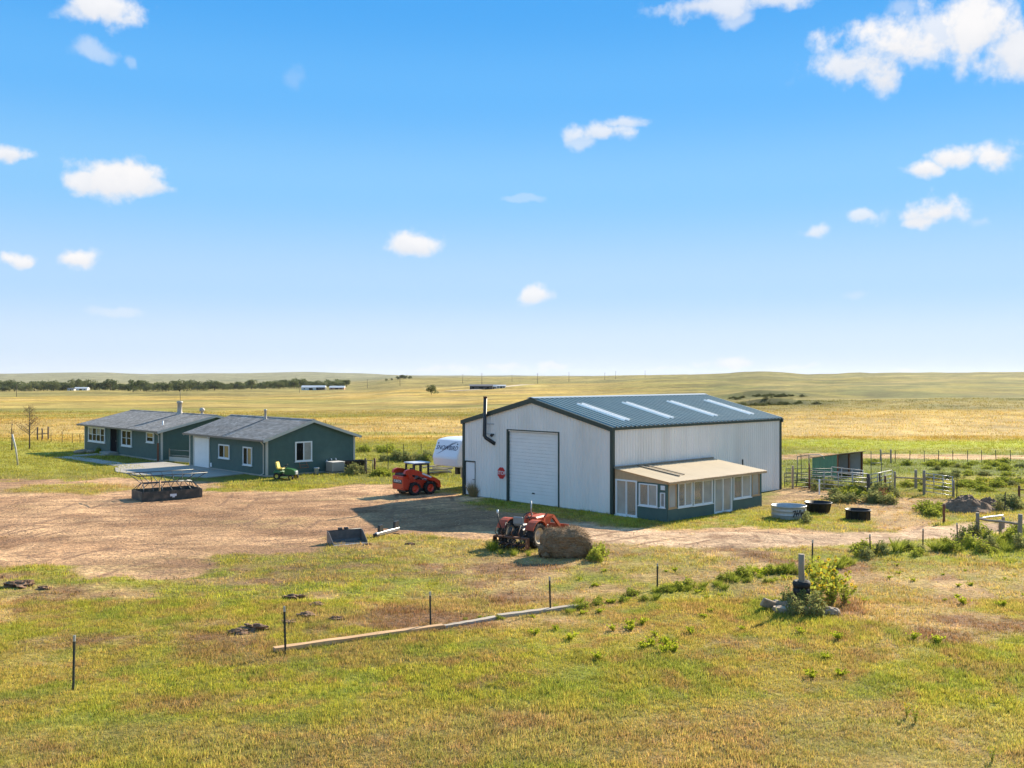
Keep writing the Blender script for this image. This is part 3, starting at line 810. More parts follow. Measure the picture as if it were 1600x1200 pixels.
    for z, ln in ((4.45, .55), (3.86, .55)):
        p = MB(); p.tube([gw.P(9.78, z, .30), gw.P(9.78 - ln, z, .02)], .02, 6); p.tube([gw.P(9.9, z, .30), gw.P(10.0, z, .02)], .02, 6); p.build("bracket", STEEL, sp)
    p = MB(); p.tube([gw.P(9.25, 3.83, .0), gw.P(9.25, 3.83, .16)], .04, 8); p.tube([gw.P(9.25, 3.83, .14), gw.P(9.25, 3.76, .24)], .09, 10); p.build("wall_lamp", BLACKM, t)
    # stop sign hung beside the door
    s = thing("stop_sign", "red octagonal stop sign fixed beside the overhead door", "sign", tuple(loc2(BR, -.04, 8.56)) + (1.2,), A)
    def octo(r): return [(r * math.cos(math.pi / 8 + k * math.pi / 4), r * math.sin(math.pi / 8 + k * math.pi / 4)) for k in range(8)]
    MX = Matrix(((0, 1, 0, 0), (-1, 0, 0, 0), (0, 0, 1, .38), (0, 0, 0, 1)))
    p = MB(); p.prism(octo(.40), -.004, .004, MX); p.build("border", WHITEP, s)
    p = MB(); p.prism(octo(.365), -.010, -.0045, MX); p.build("face", SIGNR, s)
    TM = Matrix.Translation((-.012, 0, .38)) @ Matrix(((0, 0, -1, 0), (-1, 0, 0, 0), (0, 1, 0, 0), (0, 0, 0, 1)))
    text_mesh("lettering", "STOP", .30, WHITEP, s, TM, 0, .002)
    # a dead weed stalk and a few poles leaning on the wall are built with the plants
build_shed()

# ------------------------------------------------------------------ sunroom lean-to on the shed's long side
def build_sunroom():
    D, L, ZB, ZF = 3.45, 8.62, 2.42, 1.98
    t = thing("sunroom_lean_to", "low teal sunroom with tan roof and many windows against the metal shed", "sunroom", tuple(loc2(BR, .06, -.12)) + (0,), A)
    lw = Wall((0, -D), (1, 0), (0, -1))
    ew = Wall((0, 0), (0, -1), (-1, 0))
    rw = Wall((L, 0), (0, -1), (1, 0))
    LOW = .62
    # knee walls with lap siding
    def knee(w, a, b, top=LOW):
        m_ = MB(); w.box(m_, a, b, -.05, top, -.10, -.002); lap_siding(m_, w, lambda z: a, lambda z: b, .0, top, .13, .014)
        return m_.build("knee_wall", SIDING, t)
    knee(lw, .0, 4.0); knee(lw, 5.68, L); knee(ew, 1.58, D - .01); knee(rw, .05, D - .01)
    # posts and beam
    for a, wdt in ((0, .09), (.76, .10), (2.08, .09), (3.89, .11), (5.68, .13), (7.54, .12), (8.40, L - 8.40)):
        post = MB(); lw.box(post, a, a + wdt, LOW, ZF - .10, -.10, -.006); post.build("window_post", SIDING, t)
    bm = MB(); lw.box(bm, 0, L, ZF - .10, ZF - .002, -.10, .012); bm.build("eave_beam", WOODT, t)
    for a, b, z0, z1 in ((1.50, 1.60, 0, 1.86), (2.82, 2.96, LOW, 1.86), (3.30, D - .01, LOW, 1.86), (2.961, 3.299, 1.44, 1.858), (1.601, 2.819, 1.80, 1.858)):
        pf = MB(); ew.box(pf, a, b, z0, z1, -.10, -.004); pf.build("end_post" if z0 < 1 else "end_header", SIDING, t)
    gb = MB(); gb.add([ew.P(0, 1.90, .0), ew.P(D, 1.86, 0), ew.P(D, ZF - .005, 0), ew.P(0, ZB - .01, 0), ew.P(0, 1.90, -.08), ew.P(D, 1.86, -.08), ew.P(D, ZF - .005, -.08), ew.P(0, ZB - .01, -.08)],
                      [(0,1,2,3),(7,6,5,4),(0,4,5,1),(1,5,6,2),(2,6,7,3),(3,7,4,0)]); gb.build("gable_board", PLY, t)
    gb = MB(); gb.add([rw.P(0, LOW, -.01), rw.P(D, LOW, -.01), rw.P(D, ZF - .005, -.01), rw.P(0, ZB - .01, -.01), rw.P(0, LOW, -.06), rw.P(D, LOW, -.06), rw.P(D, ZF - .005, -.06), rw.P(0, ZB - .01, -.06)],
                      [(0,1,2,3),(7,6,5,4),(0,4,5,1),(1,5,6,2),(2,6,7,3),(3,7,4,0)]); gb.build("end_panel", SIDING, t)
    # windows
    G1 = [GLASS, GLASSH]; GH = [GLASSH]
    window(t, lw, .10, .76, LOW + .02, ZF - .12, 1, GH, 1, .05, -.07, -.01, WOODT)
    window(t, lw, .87, 2.08, LOW + .0, ZF - .11, 2, G1, 1, .06, -.07, .02)
    window(t, lw, 2.18, 3.89, LOW - .02, ZF - .11, 2, G1, 1, .06, -.07, .02)
    window(t, lw, 5.82, 7.54, LOW + .0, ZF - .11, 2, G1, 1, .06, -.07, .02)
    window(t, lw, 7.67, 8.40, LOW + .04, ZF - .11, 1, GH, 1, .04, -.07, .0, WOODT)
    window(t, lw, 4.01, 5.67, .02, ZF - .105, 2, GH, 1, .07, -.07, .03, name="sliding_door")
    window(t, ew, .05, 1.49, .02, 1.90, 2, [GLASSH, GLASS], 1, .08, -.07, .03, name="sliding_door")
    window(t, ew, 1.61, 2.81, LOW + .04, 1.80, 2, G1, 1, .06, -.07, .02)
    window(t, ew, 2.98, 3.29, LOW + .06, 1.42, 1, [PANE_G], 1, .05, -.07, .02)
    v = MB(); ew.box(v, 3.03, 3.29, 1.56, 1.78, -.003, .03); v.build("vent", WHITEP, t)
    # roof of overlapping tan sheets, dark battens
    nsh = 9; ov = .22
    def RP(a, q, h):  # q 0 at the shed wall, 1 at the front edge
        y = -q * (D + ov); z = ZB + .035 - q * (ZB - ZF) * (D + ov) / D
        return Vector((a, y, z + h))
    x0 = -.10; wd = (L + .34) / nsh
    for i in range(nsh):
        r = MB(); a, b = x0 + i * wd, x0 + (i + 1) * wd + .03; h = .006 * (i % 2)
        nst = 14
        vs = []
        for k in range(nst + 1):
            aa = a + (b - a) * k / nst; hh = h + .010 * math.sin(k / nst * 2 * math.pi * 3.5)
            vs += [RP(aa, 0, hh), RP(aa, 1, hh)]
        r.add(vs, [(2*k, 2*k+1, 2*k+3, 2*k+2) for k in range(nst)], True)
        r.build("roof_sheet", POLY, t)
    for a, q1 in ((1.75, .78), (2.35, .74)):
        m_ = MB(); m_.hexa([RP(a, .0, .022), RP(a + .075, .0, .022), RP(a + .075, q1, .022), RP(a, q1, .022), RP(a, .0, .07), RP(a + .075, .0, .07), RP(a + .075, q1, .07), RP(a, q1, .07)]); m_.build("batten", WOOD, t)
    m_ = MB(); m_.box(-.08, L + .2, -.10, -.003, ZB + .055, ZB + .12); m_.build("ledger", WOOD, t)
    m_ = MB(); m_.hexa([RP(-.08, .97, -.12), RP(L + .2, .97, -.12), RP(L + .2, 1, -.12), RP(-.08, 1, -.12), RP(-.08, .97, -.02), RP(L + .2, .97, -.02), RP(L + .2, 1, -.02), RP(-.08, 1, -.02)]); m_.build("fascia", PLY, t)
    fl = MB(); fl.box(.05, L - .05, -D + .1, -.05, -.02, .03); fl.build("floor", CONC, t)
    # things kept inside
    tb = thing("potting_bench", "dark wooden bench inside the sunroom behind the windows", "bench", tuple(loc2(BR, 2.2, -2.2)) + (.03,), A)
    m_ = MB(); m_.box(-.7, .9, -.3, .3, .72, .78); m_.build("top", WOOD, tb)
    for x in (-.62, .82):
        for y in (-.25, .25): m_ = MB(); m_.box(x - .04, x + .04, y - .04, y + .04, 0, .718); m_.build("leg", WOOD, tb)
    cr = MB(); cr.bbox(-.25, .25, -.2, .2, 0, .42, .02); o = cr.build("storage_tub", BLACKP); o.location = tuple(loc2(BR, 2.4, -2.2)) + (.81,); o.rotation_euler.z = A
    tag(o, "black storage tub on the bench in the sunroom", "tub")
    cb = MB(); cb.bbox(-.2, .25, -.25, .25, 0, 1.65, .02); o = cb.build("cupboard", RUST); o.location = tuple(loc2(BR, 6.35, -3.0)) + (.03,); o.rotation_euler.z = A
    tag(o, "tall red-brown cupboard behind the sunroom window", "cupboard")
    # ladder-like rack leaning behind the roof end
    lr = thing("metal_rack", "small dark metal rack against the shed wall past the sunroom roof", "rack", tuple(loc2(BR, 10.7, -.35)) + (0,), A)
    for x in (0, 1.0): m_ = MB(); m_.box(x - .04, x + .04, -.03, .03, 0, 2.05 + x * .2); m_.build("upright", BLACKM, lr)
    for z in (1.55, 1.8): m_ = MB(); m_.box(.042, .958, -.02, .02, z, z + .08); m_.build("rung", BLACKM, lr)
build_sunroom()

# ------------------------------------------------------------------ gable roofed, lap sided buildings
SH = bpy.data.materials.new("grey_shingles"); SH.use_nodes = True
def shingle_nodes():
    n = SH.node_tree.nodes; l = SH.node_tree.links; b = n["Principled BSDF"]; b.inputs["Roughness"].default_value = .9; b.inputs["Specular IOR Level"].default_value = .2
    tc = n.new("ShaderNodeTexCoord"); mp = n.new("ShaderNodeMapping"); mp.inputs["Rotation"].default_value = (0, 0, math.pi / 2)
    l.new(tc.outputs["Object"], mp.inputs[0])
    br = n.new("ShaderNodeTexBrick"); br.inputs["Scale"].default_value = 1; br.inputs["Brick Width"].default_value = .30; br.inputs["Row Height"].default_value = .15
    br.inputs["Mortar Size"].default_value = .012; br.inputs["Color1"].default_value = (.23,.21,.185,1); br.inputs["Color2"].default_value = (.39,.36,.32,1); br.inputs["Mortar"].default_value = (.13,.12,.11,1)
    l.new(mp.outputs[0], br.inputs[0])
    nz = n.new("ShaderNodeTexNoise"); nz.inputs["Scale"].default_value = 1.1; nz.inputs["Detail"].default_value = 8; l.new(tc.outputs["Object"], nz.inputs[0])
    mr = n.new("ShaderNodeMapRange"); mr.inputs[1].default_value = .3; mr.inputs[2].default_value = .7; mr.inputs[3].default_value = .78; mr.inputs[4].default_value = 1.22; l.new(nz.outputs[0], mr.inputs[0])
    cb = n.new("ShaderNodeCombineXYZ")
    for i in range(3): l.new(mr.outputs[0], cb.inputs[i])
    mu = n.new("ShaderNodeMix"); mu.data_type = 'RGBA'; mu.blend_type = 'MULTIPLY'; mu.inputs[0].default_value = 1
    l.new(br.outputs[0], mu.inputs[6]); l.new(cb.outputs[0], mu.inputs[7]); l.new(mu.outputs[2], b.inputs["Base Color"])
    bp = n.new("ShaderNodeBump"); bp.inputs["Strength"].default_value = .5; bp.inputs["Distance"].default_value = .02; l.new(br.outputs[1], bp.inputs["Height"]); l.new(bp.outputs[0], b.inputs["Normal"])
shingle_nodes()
def gable_house(name, label, O, GWD, LEN, E, RISE, oh, og):
    """ridge along local Y; front wall X=0, visible gable Y=0"""
    t = thing(name, label, "building" if name == "garage" else "house", (O[0], O[1], 0), A)
    fw = Wall((0, 0), (0, 1), (-1, 0)); gw = Wall((0, 0), (1, 0), (0, -1)); bw = Wall((GWD, 0), (0, 1), (1, 0)); g2 = Wall((0, LEN), (1, 0), (0, 1))
    half = GWD / 2
    for w, ln in ((fw, LEN), (bw, LEN)):
        m_ = MB(); w.box(m_, .02, ln - .02, .0, E, -.12, -.004); lap_siding(m_, w, lambda z: 0, lambda z: ln, .12, E); m_.build("wall", SIDING, t)
    for w in (gw, g2):
        m_ = MB()
        lo = lambda z: 0 if z <= E else (z - E) / RISE * half
        hi = lambda z: GWD if z <= E else GWD - (z - E) / RISE * half
        lap_siding(m_, w, lo, hi, .12, E + RISE - .06)
        m_.add([w.P(.1, 0, -.03), w.P(GWD - .1, 0, -.03), w.P(GWD - .1, E, -.03), w.P(half, E + RISE - .1, -.03), w.P(.1, E, -.03)], [(0,1,2,3,4)])
        m_.build("gable_wall", SIDING, t)
    fd = MB(); fd.box(-.03, GWD + .03, -.03, LEN + .03, -.3, .12); fd.build("foundation", CONC, t)
    sl = RISE / half; th = .10
    roofs = []
    for s_ in (0, 1):
        m_ = MB()
        def q(x, y, z): return Vector((x if s_ == 0 else GWD - x, y, z))
        x0, z0 = -oh, E - oh * sl + .03; x1, z1 = half, E + RISE + .03
        # courses: a few long steps so the slope is not one clean plane
        ncs = 26
        for k in range(ncs):
            a, b = k / ncs, (k + 1) / ncs
            xa, xb = x0 + (x1 - x0) * a, x0 + (x1 - x0) * b; za, zb = z0 + (z1 - z0) * a, z0 + (z1 - z0) * b
            m_.add([q(xa, -og, za + th), q(xa, LEN + og, za + th), q(xb, LEN + og, zb + th - .009), q(xb, -og, zb + th - .009)], [(0,1,2,3)])
            if k: m_.add([q(xa, -og, za + th - .009), q(xa, LEN + og, za + th - .009), q(xa, LEN + og, za + th), q(xa, -og, za + th)], [(0,1,2,3)])
        m_.add([q(x0, -og, z0), q(x0, LEN + og, z0), q(x1, LEN + og, z1), q(x1, -og, z1)], [(0,1,2,3)])
        m_.add([q(x0, -og, z0), q(x0, -og, z0 + th), q(x1, -og, z1 + th - .01), q(x1, -og, z1)], [(0,1,2,3)])
        m_.add([q(x0, LEN + og, z0), q(x0, LEN + og, z0 + th), q(x1, LEN + og, z1 + th - .01), q(x1, LEN + og, z1)], [(0,1,2,3)])
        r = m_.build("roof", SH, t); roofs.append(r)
        # rake boards and eave gutter
        for y0, y1 in ((-og - .035, -og - .003), (LEN + og + .003, LEN + og + .035)):
            k = MB(); k.hexa([q(x0, y0, z0 - .12), q(x0, y1, z0 - .12), q(x1, y1, z1 - .12), q(x1, y0, z1 - .12), q(x0, y0, z0 + th - .015), q(x0, y1, z0 + th - .015), q(x1, y1, z1 + th - .015), q(x1, y0, z1 + th - .015)])
            k.build("rake_board", TRIMW, t)
        k = MB(); k.hexa([q(x0 - .10, -og, z0 - .05), q(x0 - .003, -og, z0 - .05), q(x0 - .003, LEN + og, z0 - .05), q(x0 - .10, LEN + og, z0 - .05), q(x0 - .12, -og, z0 + .07), q(x0 - .003, -og, z0 + .07), q(x0 - .003, LEN + og, z0 + .07), q(x0 - .12, LEN + og, z0 + .07)])
        k.build("gutter", mat("brown_gutter", (.22,.19,.16), .5, .1), t)
        k = MB(); k.hexa([q(x0 + .01, -og + .01, z0 - .03), q(-.025, -og + .01, z0 - .03), q(-.025, LEN + og - .01, z0 - .03), q(x0 + .01, LEN + og - .01, z0 - .03), q(x0 + .01, -og + .01, z0 - .004), q(-.025, -og + .01, z0 - .004), q(-.025, LEN + og - .01, z0 - .004), q(x0 + .01, LEN + og - .01, z0 - .004)])
        k.build("soffit", TRIMW, t)
    k = MB()
    for s_ in (-1, 1):
        k.hexa([Vector(p) for p in ((half, -og, E+RISE+.035+th), (half, LEN+og, E+RISE+.035+th), (half+s_*.16, LEN+og, E+RISE+.035+th-.16*sl), (half+s_*.16, -og, E+RISE+.035+th-.16*sl),
                                    (half, -og, E+RISE+.06+th), (half, LEN+og, E+RISE+.06+th), (half+s_*.16, LEN+og, E+RISE+.06+th-.16*sl), (half+s_*.16, -og, E+RISE+.06+th-.16*sl))])
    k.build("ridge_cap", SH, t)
    # corner boards
    for (x, y) in ((0, 0), (GWD, 0), (0, LEN)):
        k = MB(); k.box(x - .035, x + .035, y - .11 if y else y - .035, y + .035 if y else y + .11, .12, E - .05)
        k.box(x - .034 if not x else x - .11, x + .11 if not x else x + .034, y - .036, y + .036, .12, E - .05) ; k.build("corner_board", TRIMW, t)
    def spout(x, y, ex):
        k = MB(); k.tube([(x + ex, y, E - .05), (x + ex * .6, y, E - .25), (x + ex * .25, y, E - .4), (x + ex * .25, y, .25), (x + ex, y, .12)], .045, 6); k.build("downspout", TRIMW, t)
    spout(-.02, .22, -oh); 
    return t, fw, gw, roofs
def build_garage():
    E, RISE, GW_, LN = 2.72, 1.22, 7.62, 12.3
    t, fw, gw, roofs = gable_house("garage", "teal lap-sided garage with grey shingle roof and white overhead door", GC, GW_, LN, E, RISE, .42, .28)
    d = MB(); fw.box(d, 8.88, 11.42, .06, 2.38, .0, .03); do = d.build("garage_door", DOORW, t)
    for i in range(4):
        p = MB(); fw.box(p, 8.9, 11.4, .07 + i * .575, .07 + i * .575 + .56, .032, .048); p.build("door_panel", DOORW, do)
    p = MB(); fw.box(p, 8.76, 8.87, .06, 2.5, .0, .07); fw.box(p, 11.43, 11.58, .06, 2.5, .0, .07); fw.box(p, 8.76, 11.58, 2.39, 2.5, .0, .068); p.build("door_trim", TRIMW, do)
    window(t, fw, 5.47, 7.22, .97, 2.05, 2, [PANE_T, PANE_D], 1, .1, .022, .09)
    window(t, fw, 2.02, 3.38, .68, 2.05, 2, [PANE_T, PANE_D], 1, .1, .022, .09)
    window(t, gw, 2.33, 3.77, .97, 2.45, 2, [PANE_D, PANE_G], 1, .1, .022, .09)
    l_ = MB(); l_.tube([fw.P(8.62, 2.6, .02), fw.P(8.62, 2.6, .12)], .05, 8); l_.tube([fw.P(8.66, 2.6, .12), fw.P(8.75, 2.5, .26)], .07, 8); l_.tube([fw.P(8.58, 2.6, .12), fw.P(8.45, 2.5, .26)], .07, 8); l_.build("flood_lamp", WHITEP, t)
    l_ = MB(); fw.box(l_, 8.4, 8.62, .18, .5, .024, .07); l_.build("wall_vent", WHITEP, t)
    for x, z in ((5.05, .92), (5.45, 1.02), (5.85, 1.02)):
        l_ = MB(); l_.tube([gw.P(x, z, .02), gw.P(x, z, .12), gw.P(x, z - .12, .14)], .04, 8); l_.build("vent_elbow", WHITEP, t)
    # vent pipe and dark strip down the near slope
    sl = RISE / (GW_ / 2); y = 6.1
    def rz(x): return E + .13 + x * sl
    v = MB(); v.lathe([(.19, rz(3.35) - .1), (.10, rz(3.35) + .12), (.085, rz(3.35) + .62), (.12, rz(3.35) + .63), (.12, rz(3.35) + .76), (.0, rz(3.35) + .78)], 12, Matrix.Translation((3.35, y, 0))); v.build("vent_pipe", BEIGE, roofs[0])
    v = MB(); v.hexa([Vector((a, yy, rz(a) + h)) for h in (.005, .022) for (a, yy) in ((-.4, y - .03), (3.3, y - .03), (3.3, y + .03), (-.4, y + .03))]); v.build("dark_strip", BLACKM, roofs[0])
    # folding shelf bracket under the gable window
    s = thing("folding_rack", "small rusty orange folding rack hung under the garage gable window", "rack", tuple(loc2(GC, 2.95, -.05)) + (.52,), A)
    cu = mat("orange_rust", (.35,.13,.05), .7, .2)
    for x in (-.35, .35):
        k = MB(); k.tube([(x * .8, -.02, .40), (x, -.30, .0), (x, -.02, .02)], .018, 6); k.build("arm", cu, s)
    k = MB(); k.tube([(-.35, -.30, .0), (.35, -.30, .0)], .018, 6); k.tube([(-.3, -.15, .2), (.3, -.15, .2)], .015, 6); k.build("bar", cu, s)
build_garage()
def build_house():
    E, RISE, GW_, LN = 2.62, 1.12, 9.7, 17.6
    t, fw, gw, roofs = gable_house("ranch_house", "long low teal ranch house with grey shingle roof and white windows", HC, GW_, LN, E, RISE, .55, .42)
    window(t, fw, 12.3, 16.5, .95, 2.42, 4, [PANE_D, PANE_D, PANE_D, PANE_G], 2, .16, .022, .1)
    window(t, fw, 6.1, 8.4, .92, 2.45, 2, [PANE_D], 2, .16, .022, .1)
    window(t, fw, 1.4, 2.95, 1.5, 2.45, 1, [PANE_D, PANE_T], 2, .14, .022, .1)
    d = MB(); fw.box(d, 9.42, 10.94, .3, 2.52, .022, .06); do = d.build("front_door", mat("dark_door", (.008,.008,.010), .8, .1, spec=.1), t)
    p = MB(); fw.box(p, 9.30, 9.41, .3, 2.56, .022, .09); fw.box(p, 10.95, 11.06, .3, 2.56, .022, .09); p.build("door_trim", SIDING, do)
    p = MB(); p.tube([fw.P(9.6, 1.3, .06), fw.P(9.6, 1.3, .12)], .03, 8); p.build("handle", STEEL, do)
    p = MB(); fw.box(p, 9.1, 11.3, -.05, .28, .04, .95); fw.box(p, 9.2, 11.2, -.05, .14, .952, 1.4); p.build("step", CONC, t)
    sl = RISE / (GW_ / 2)
    def rz(x): return E + .13 + x * sl
    y = 6.3
    v = MB(); v.lathe([(.36, rz(4.55) - .1), (.22, rz(4.55) + .2), (.20, rz(4.55) + .95), (.27, rz(4.55) + .97), (.27, rz(4.55) + 1.16), (.0, rz(4.55) + 1.2)], 14, Matrix.Translation((4.55, y, 0))); v.build("chimney_pipe", BEIGE, roofs[0])
    v = MB(); v.tube([(4.6, y, rz(4.55) + 1.15), (4.6, y, rz(4.55) + 2.2)], .02, 6); v.build("antenna", BLACKM, roofs[0])
    v = MB(); v.lathe([(.25, 3.6), (.12, 3.85), (.12, 4.05), (.22, 4.06), (.26, 4.22), (.16, 4.36), (.0, 4.4)], 12, Matrix.Translation((5.6, 3.9, 0))); v.build("roof_ventilator", BEIGE, roofs[1])
    v = MB(); v.lathe([(.11, rz(1.2) - .06), (.06, rz(1.2) + .05), (.06, rz(1.2) + .34), (0, rz(1.2) + .35)], 10, Matrix.Translation((1.2, 2.4, 0))); v.build("vent_pipe", WHITEP, roofs[0])
    v = MB(); v.hexa([Vector((a, yy, rz(a) + h)) for h in (.005, .022) for (a, yy) in ((-.5, y - .03), (4.5, y - .03), (4.5, y + .03), (-.5, y + .03))]); v.build("dark_strip", BLACKM, roofs[0])  # thin dark strip from the chimney pipe down to the eave
    # breezeway wall and low gate between house and garage
    g = thing("breezeway_fence", "low grey rail fence across the gap between house and garage", "fence", tuple(loc2(HC, .5, -.45)) + (0,), A - math.radians(76))
    ln = 6.2
    for x in (0, ln / 2, ln):
        k = MB(); k.box(x - .04, x + .04, -.04, .04, 0, 1.1); k.build("post", WOOD, g)
    for z in (.55, 1.0):
        k = MB(); k.tube([(.042, 0, z), (ln / 2 - .042, 0, z)], .02, 6); k.build("rail", GALV, g); k = MB(); k.tube([(ln / 2 + .042, 0, z), (ln - .042, 0, z)], .02, 6); k.build("rail", GALV, g)
    k = MB(); k.box(.05, ln - .05, -.06, -.042, .03, .42); k.build("kick_board", TRIMW, g)
    pst = MB(); pst.box(-.07, .07, -.07, .07, 0, 1.6); o = pst.build("gate_post", RUST); o.location = tuple(loc2(HC, -.35, -.1)) + (0,); tag(o, "square rusty brown gate post at the house corner", "post")
build_house()
# ------------------------------------------------------------------ machines and farm things
def wheel(parent, r, w, loc, rim_mat, rim=.58, lugs=18, lug=.03, axis='y', name="wheel", tilt=0.0, chev=True):
    """lugged tyre with a dished rim, axle along y"""
    n = 28; t = MB()
    prof = [(r * rim, -w * .42), (r * .80, -w * .5), (r * .93, -w * .47), (r * .965, -w * .36), (r * .97, 0), (r * .965, w * .36), (r * .93, w * .47), (r * .80, w * .5), (r * rim, w * .42)]
    t.lathe(prof, n, None, 'y')
    for k in range(lugs):
        a = 2 * math.pi * k / lugs
        for s in (-1, 1):
            M = Matrix.Rotation(-a - (s * .5) * math.pi / lugs, 4, 'Y')
            t.hexa([M @ Vector(p) for p in ((r*.95, 0 if chev else s*w*.05, -.02), (r*.95, 0 if chev else s*w*.05, .03), (r*.90, s*w*.5, .06), (r*.90, s*w*.5, .0),
                                            (r + lug*.3, 0 if chev else s*w*.05, -.02), (r + lug*.3, 0 if chev else s*w*.05, .03), (r*.97 + lug*.3, s*w*.5, .06), (r*.97 + lug*.3, s*w*.5, .0))])
    o = t.build(name, RUBBER, parent); o.location = loc
    rm = MB(); rm.lathe([(r * rim, -w * .43), (r * rim * .92, -w * .40), (r * rim * .85, -w * .22), (r * .30, -w * .12), (r * .26, -w * .22), (r * .0, -w * .24)], n, None, 'y')
    rm.lathe([(r * rim, w * .43), (r * rim * .92, w * .40), (r * rim * .85, w * .22), (r * .30, w * .12), (r * .26, w * .22), (r * .0, w * .24)], n, None, 'y')
    rm.build("rim", rim_mat, o)
    return o

def build_skid_steer():
    h = math.radians(38); fx, fy = math.cos(h), math.sin(h)
    p = np.array(G(647.5, 774.4)) + np.array([fx, fy]) * .52 + np.array([-fy, fx]) * .66
    t = thing("skid_steer_loader", "red skid-steer loader with black roll cage and pale roof", "loader", (p[0], p[1], ground(*p)), h)
    b = MB(); b.bbox(-1.32, -.82, -.64, .64, .36, 1.22, .05); b.build("rear_door", REDP, t)
    b = MB(); b.bbox(-.80, .98, -.47, .47, .28, .92, .04); b.bbox(-.80, -.32, -.55, .55, .82, 1.12, .04); b.build("body", REDP, t)
    b = MB(); b.bbox(-1.05, 1.0, -.50, .50, .20, .40, .03); b.bbox(-1.22, -.84, -.50, .50, 1.22, 1.34, .03); b.build("chassis", BLACKM, t)
    b = MB()
    for i in range(6): b.box(-1.18 + i * .055, -1.15 + i * .055, -.42, .42, 1.342, 1.365)
    b.build("engine_grille", BLACKM, t)
    for x in (-.52, .58):
        for s in (-1, 1): wheel(t, .41, .29, (x, s * .66, .41), REDP, .56, 14, .03)
    for s in (-1, 1):
        y0, y1 = (s * .56, s * .78) if s > 0 else (-.78, -.56)
        a = MB(); a.prism([(-1.28, 1.36), (-1.20, 1.56), (-.95, 1.64), (-.62, 1.60), (-.25, 1.50), (1.02, .98), (1.30, .80), (1.36, .42), (1.18, .40), (1.10, .66), (.9, .80), (-.35, 1.22), (-.72, 1.30), (-.80, 1.12), (-1.00, 1.12), (-1.05, 1.34)], y0, y1)
        ao = a.build("lift_arm", REDP, t)
        k = MB(); k.prism([(-.05, 1.30), (.62, 1.03), (.66, 1.10), (-.02, 1.38)], s * .7815 if s > 0 else -.7835, s * .7835 if s > 0 else -.7815); k.build("decal", WHITEP, ao)
        c = MB(); c.tube([(-.75, s * .52, .95), (-.1, s * .52, 1.12)], .05, 8); c.tube([(-.1, s * .52, 1.12), (.75, s * .52, .72)], .032, 8); c.build("hydraulic_ram", STEEL, t)
        c = MB(); c.prism([(-.82, .42), (-.36, .42), (-.30, .80), (-.62, 1.20), (-.82, 1.20)], s * .54 if s > 0 else -.575, s * .575 if s > 0 else -.54); c.build("side_panel", REDP, t)
        # small dark decal with pale lettering on the flank
        c = MB(); c.box(-.78, -.50, s * .577 if s > 0 else -.580, s * .580 if s > 0 else -.577, .62, .78); c.build("flank_plate", BLACKM, t)
        c = MB(); c.box(-.68, -.48, s * .5805 if s > 0 else -.5830, s * .5830 if s > 0 else -.5805, .66, .76); c.build("flank_mark", WHITEP, t)
    cg = MB()
    for x in (-.42, .62):
        for s in (-1, 1): cg.box(x - .05, x + .05, s * .46 - .05, s * .46 + .05, .9, 1.90)
    for s in (-1, 1): cg.box(-.37, .57, s * .46 - .04, s * .46 + .04, 1.82, 1.90); cg.box(-.37, .57, s * .46 - .03, s * .46 + .03, 1.02, 1.08)
    cg.box(.06, .14, -.48, -.42, .9, 1.82); cg.box(.06, .14, .42, .48, .9, 1.82)
    cg.build("roll_cage", BLACKM, t)
    r = MB(); r.bbox(-.54, .74, -.56, .56, 1.902, 1.99, .03); r.build("roof", mat("pale_roof", (.50,.52,.55), .4, .08), t)
    s_ = MB(); s_.bbox(-.25, .2, -.25, .25, .93, 1.10, .05); s_.bbox(-.32, -.2, -.25, .25, 1.05, 1.62, .04); s_.build("seat", BLACKP, t)
    q = MB(); q.bbox(1.30, 1.42, -.62, .62, .18, .78, .03); q.build("coupler_plate", BLACKM, t)
    q = MB(); q.box(-1.3235, -1.3205, -.52, .52, .74, .99); q.build("name_plate", BLACKM, t)
    TM = Matrix.Translation((-1.326, 0, .885)) @ Matrix(((0, 0, -1, 0), (-1, 0, 0, 0), (0, 1, 0, 0), (0, 0, 0, 1)))
    text_mesh("lettering", "KUBOTA", .21, WHITEP, t, TM, 0, .002)
    for s in (-1, 1):
        q = MB(); q.box(-1.328, -1.3205, s * .5 - .06, s * .5 + .06, .44, .49); q.build("tail_lamp", mat("lamp_red", (.3,.01,.01), .3, .05), t)
    q = MB(); q.box(-1.326, -1.3205, -.03, .03, 1.09, 1.14); q.build("badge", MOWY, t)
build_skid_steer()

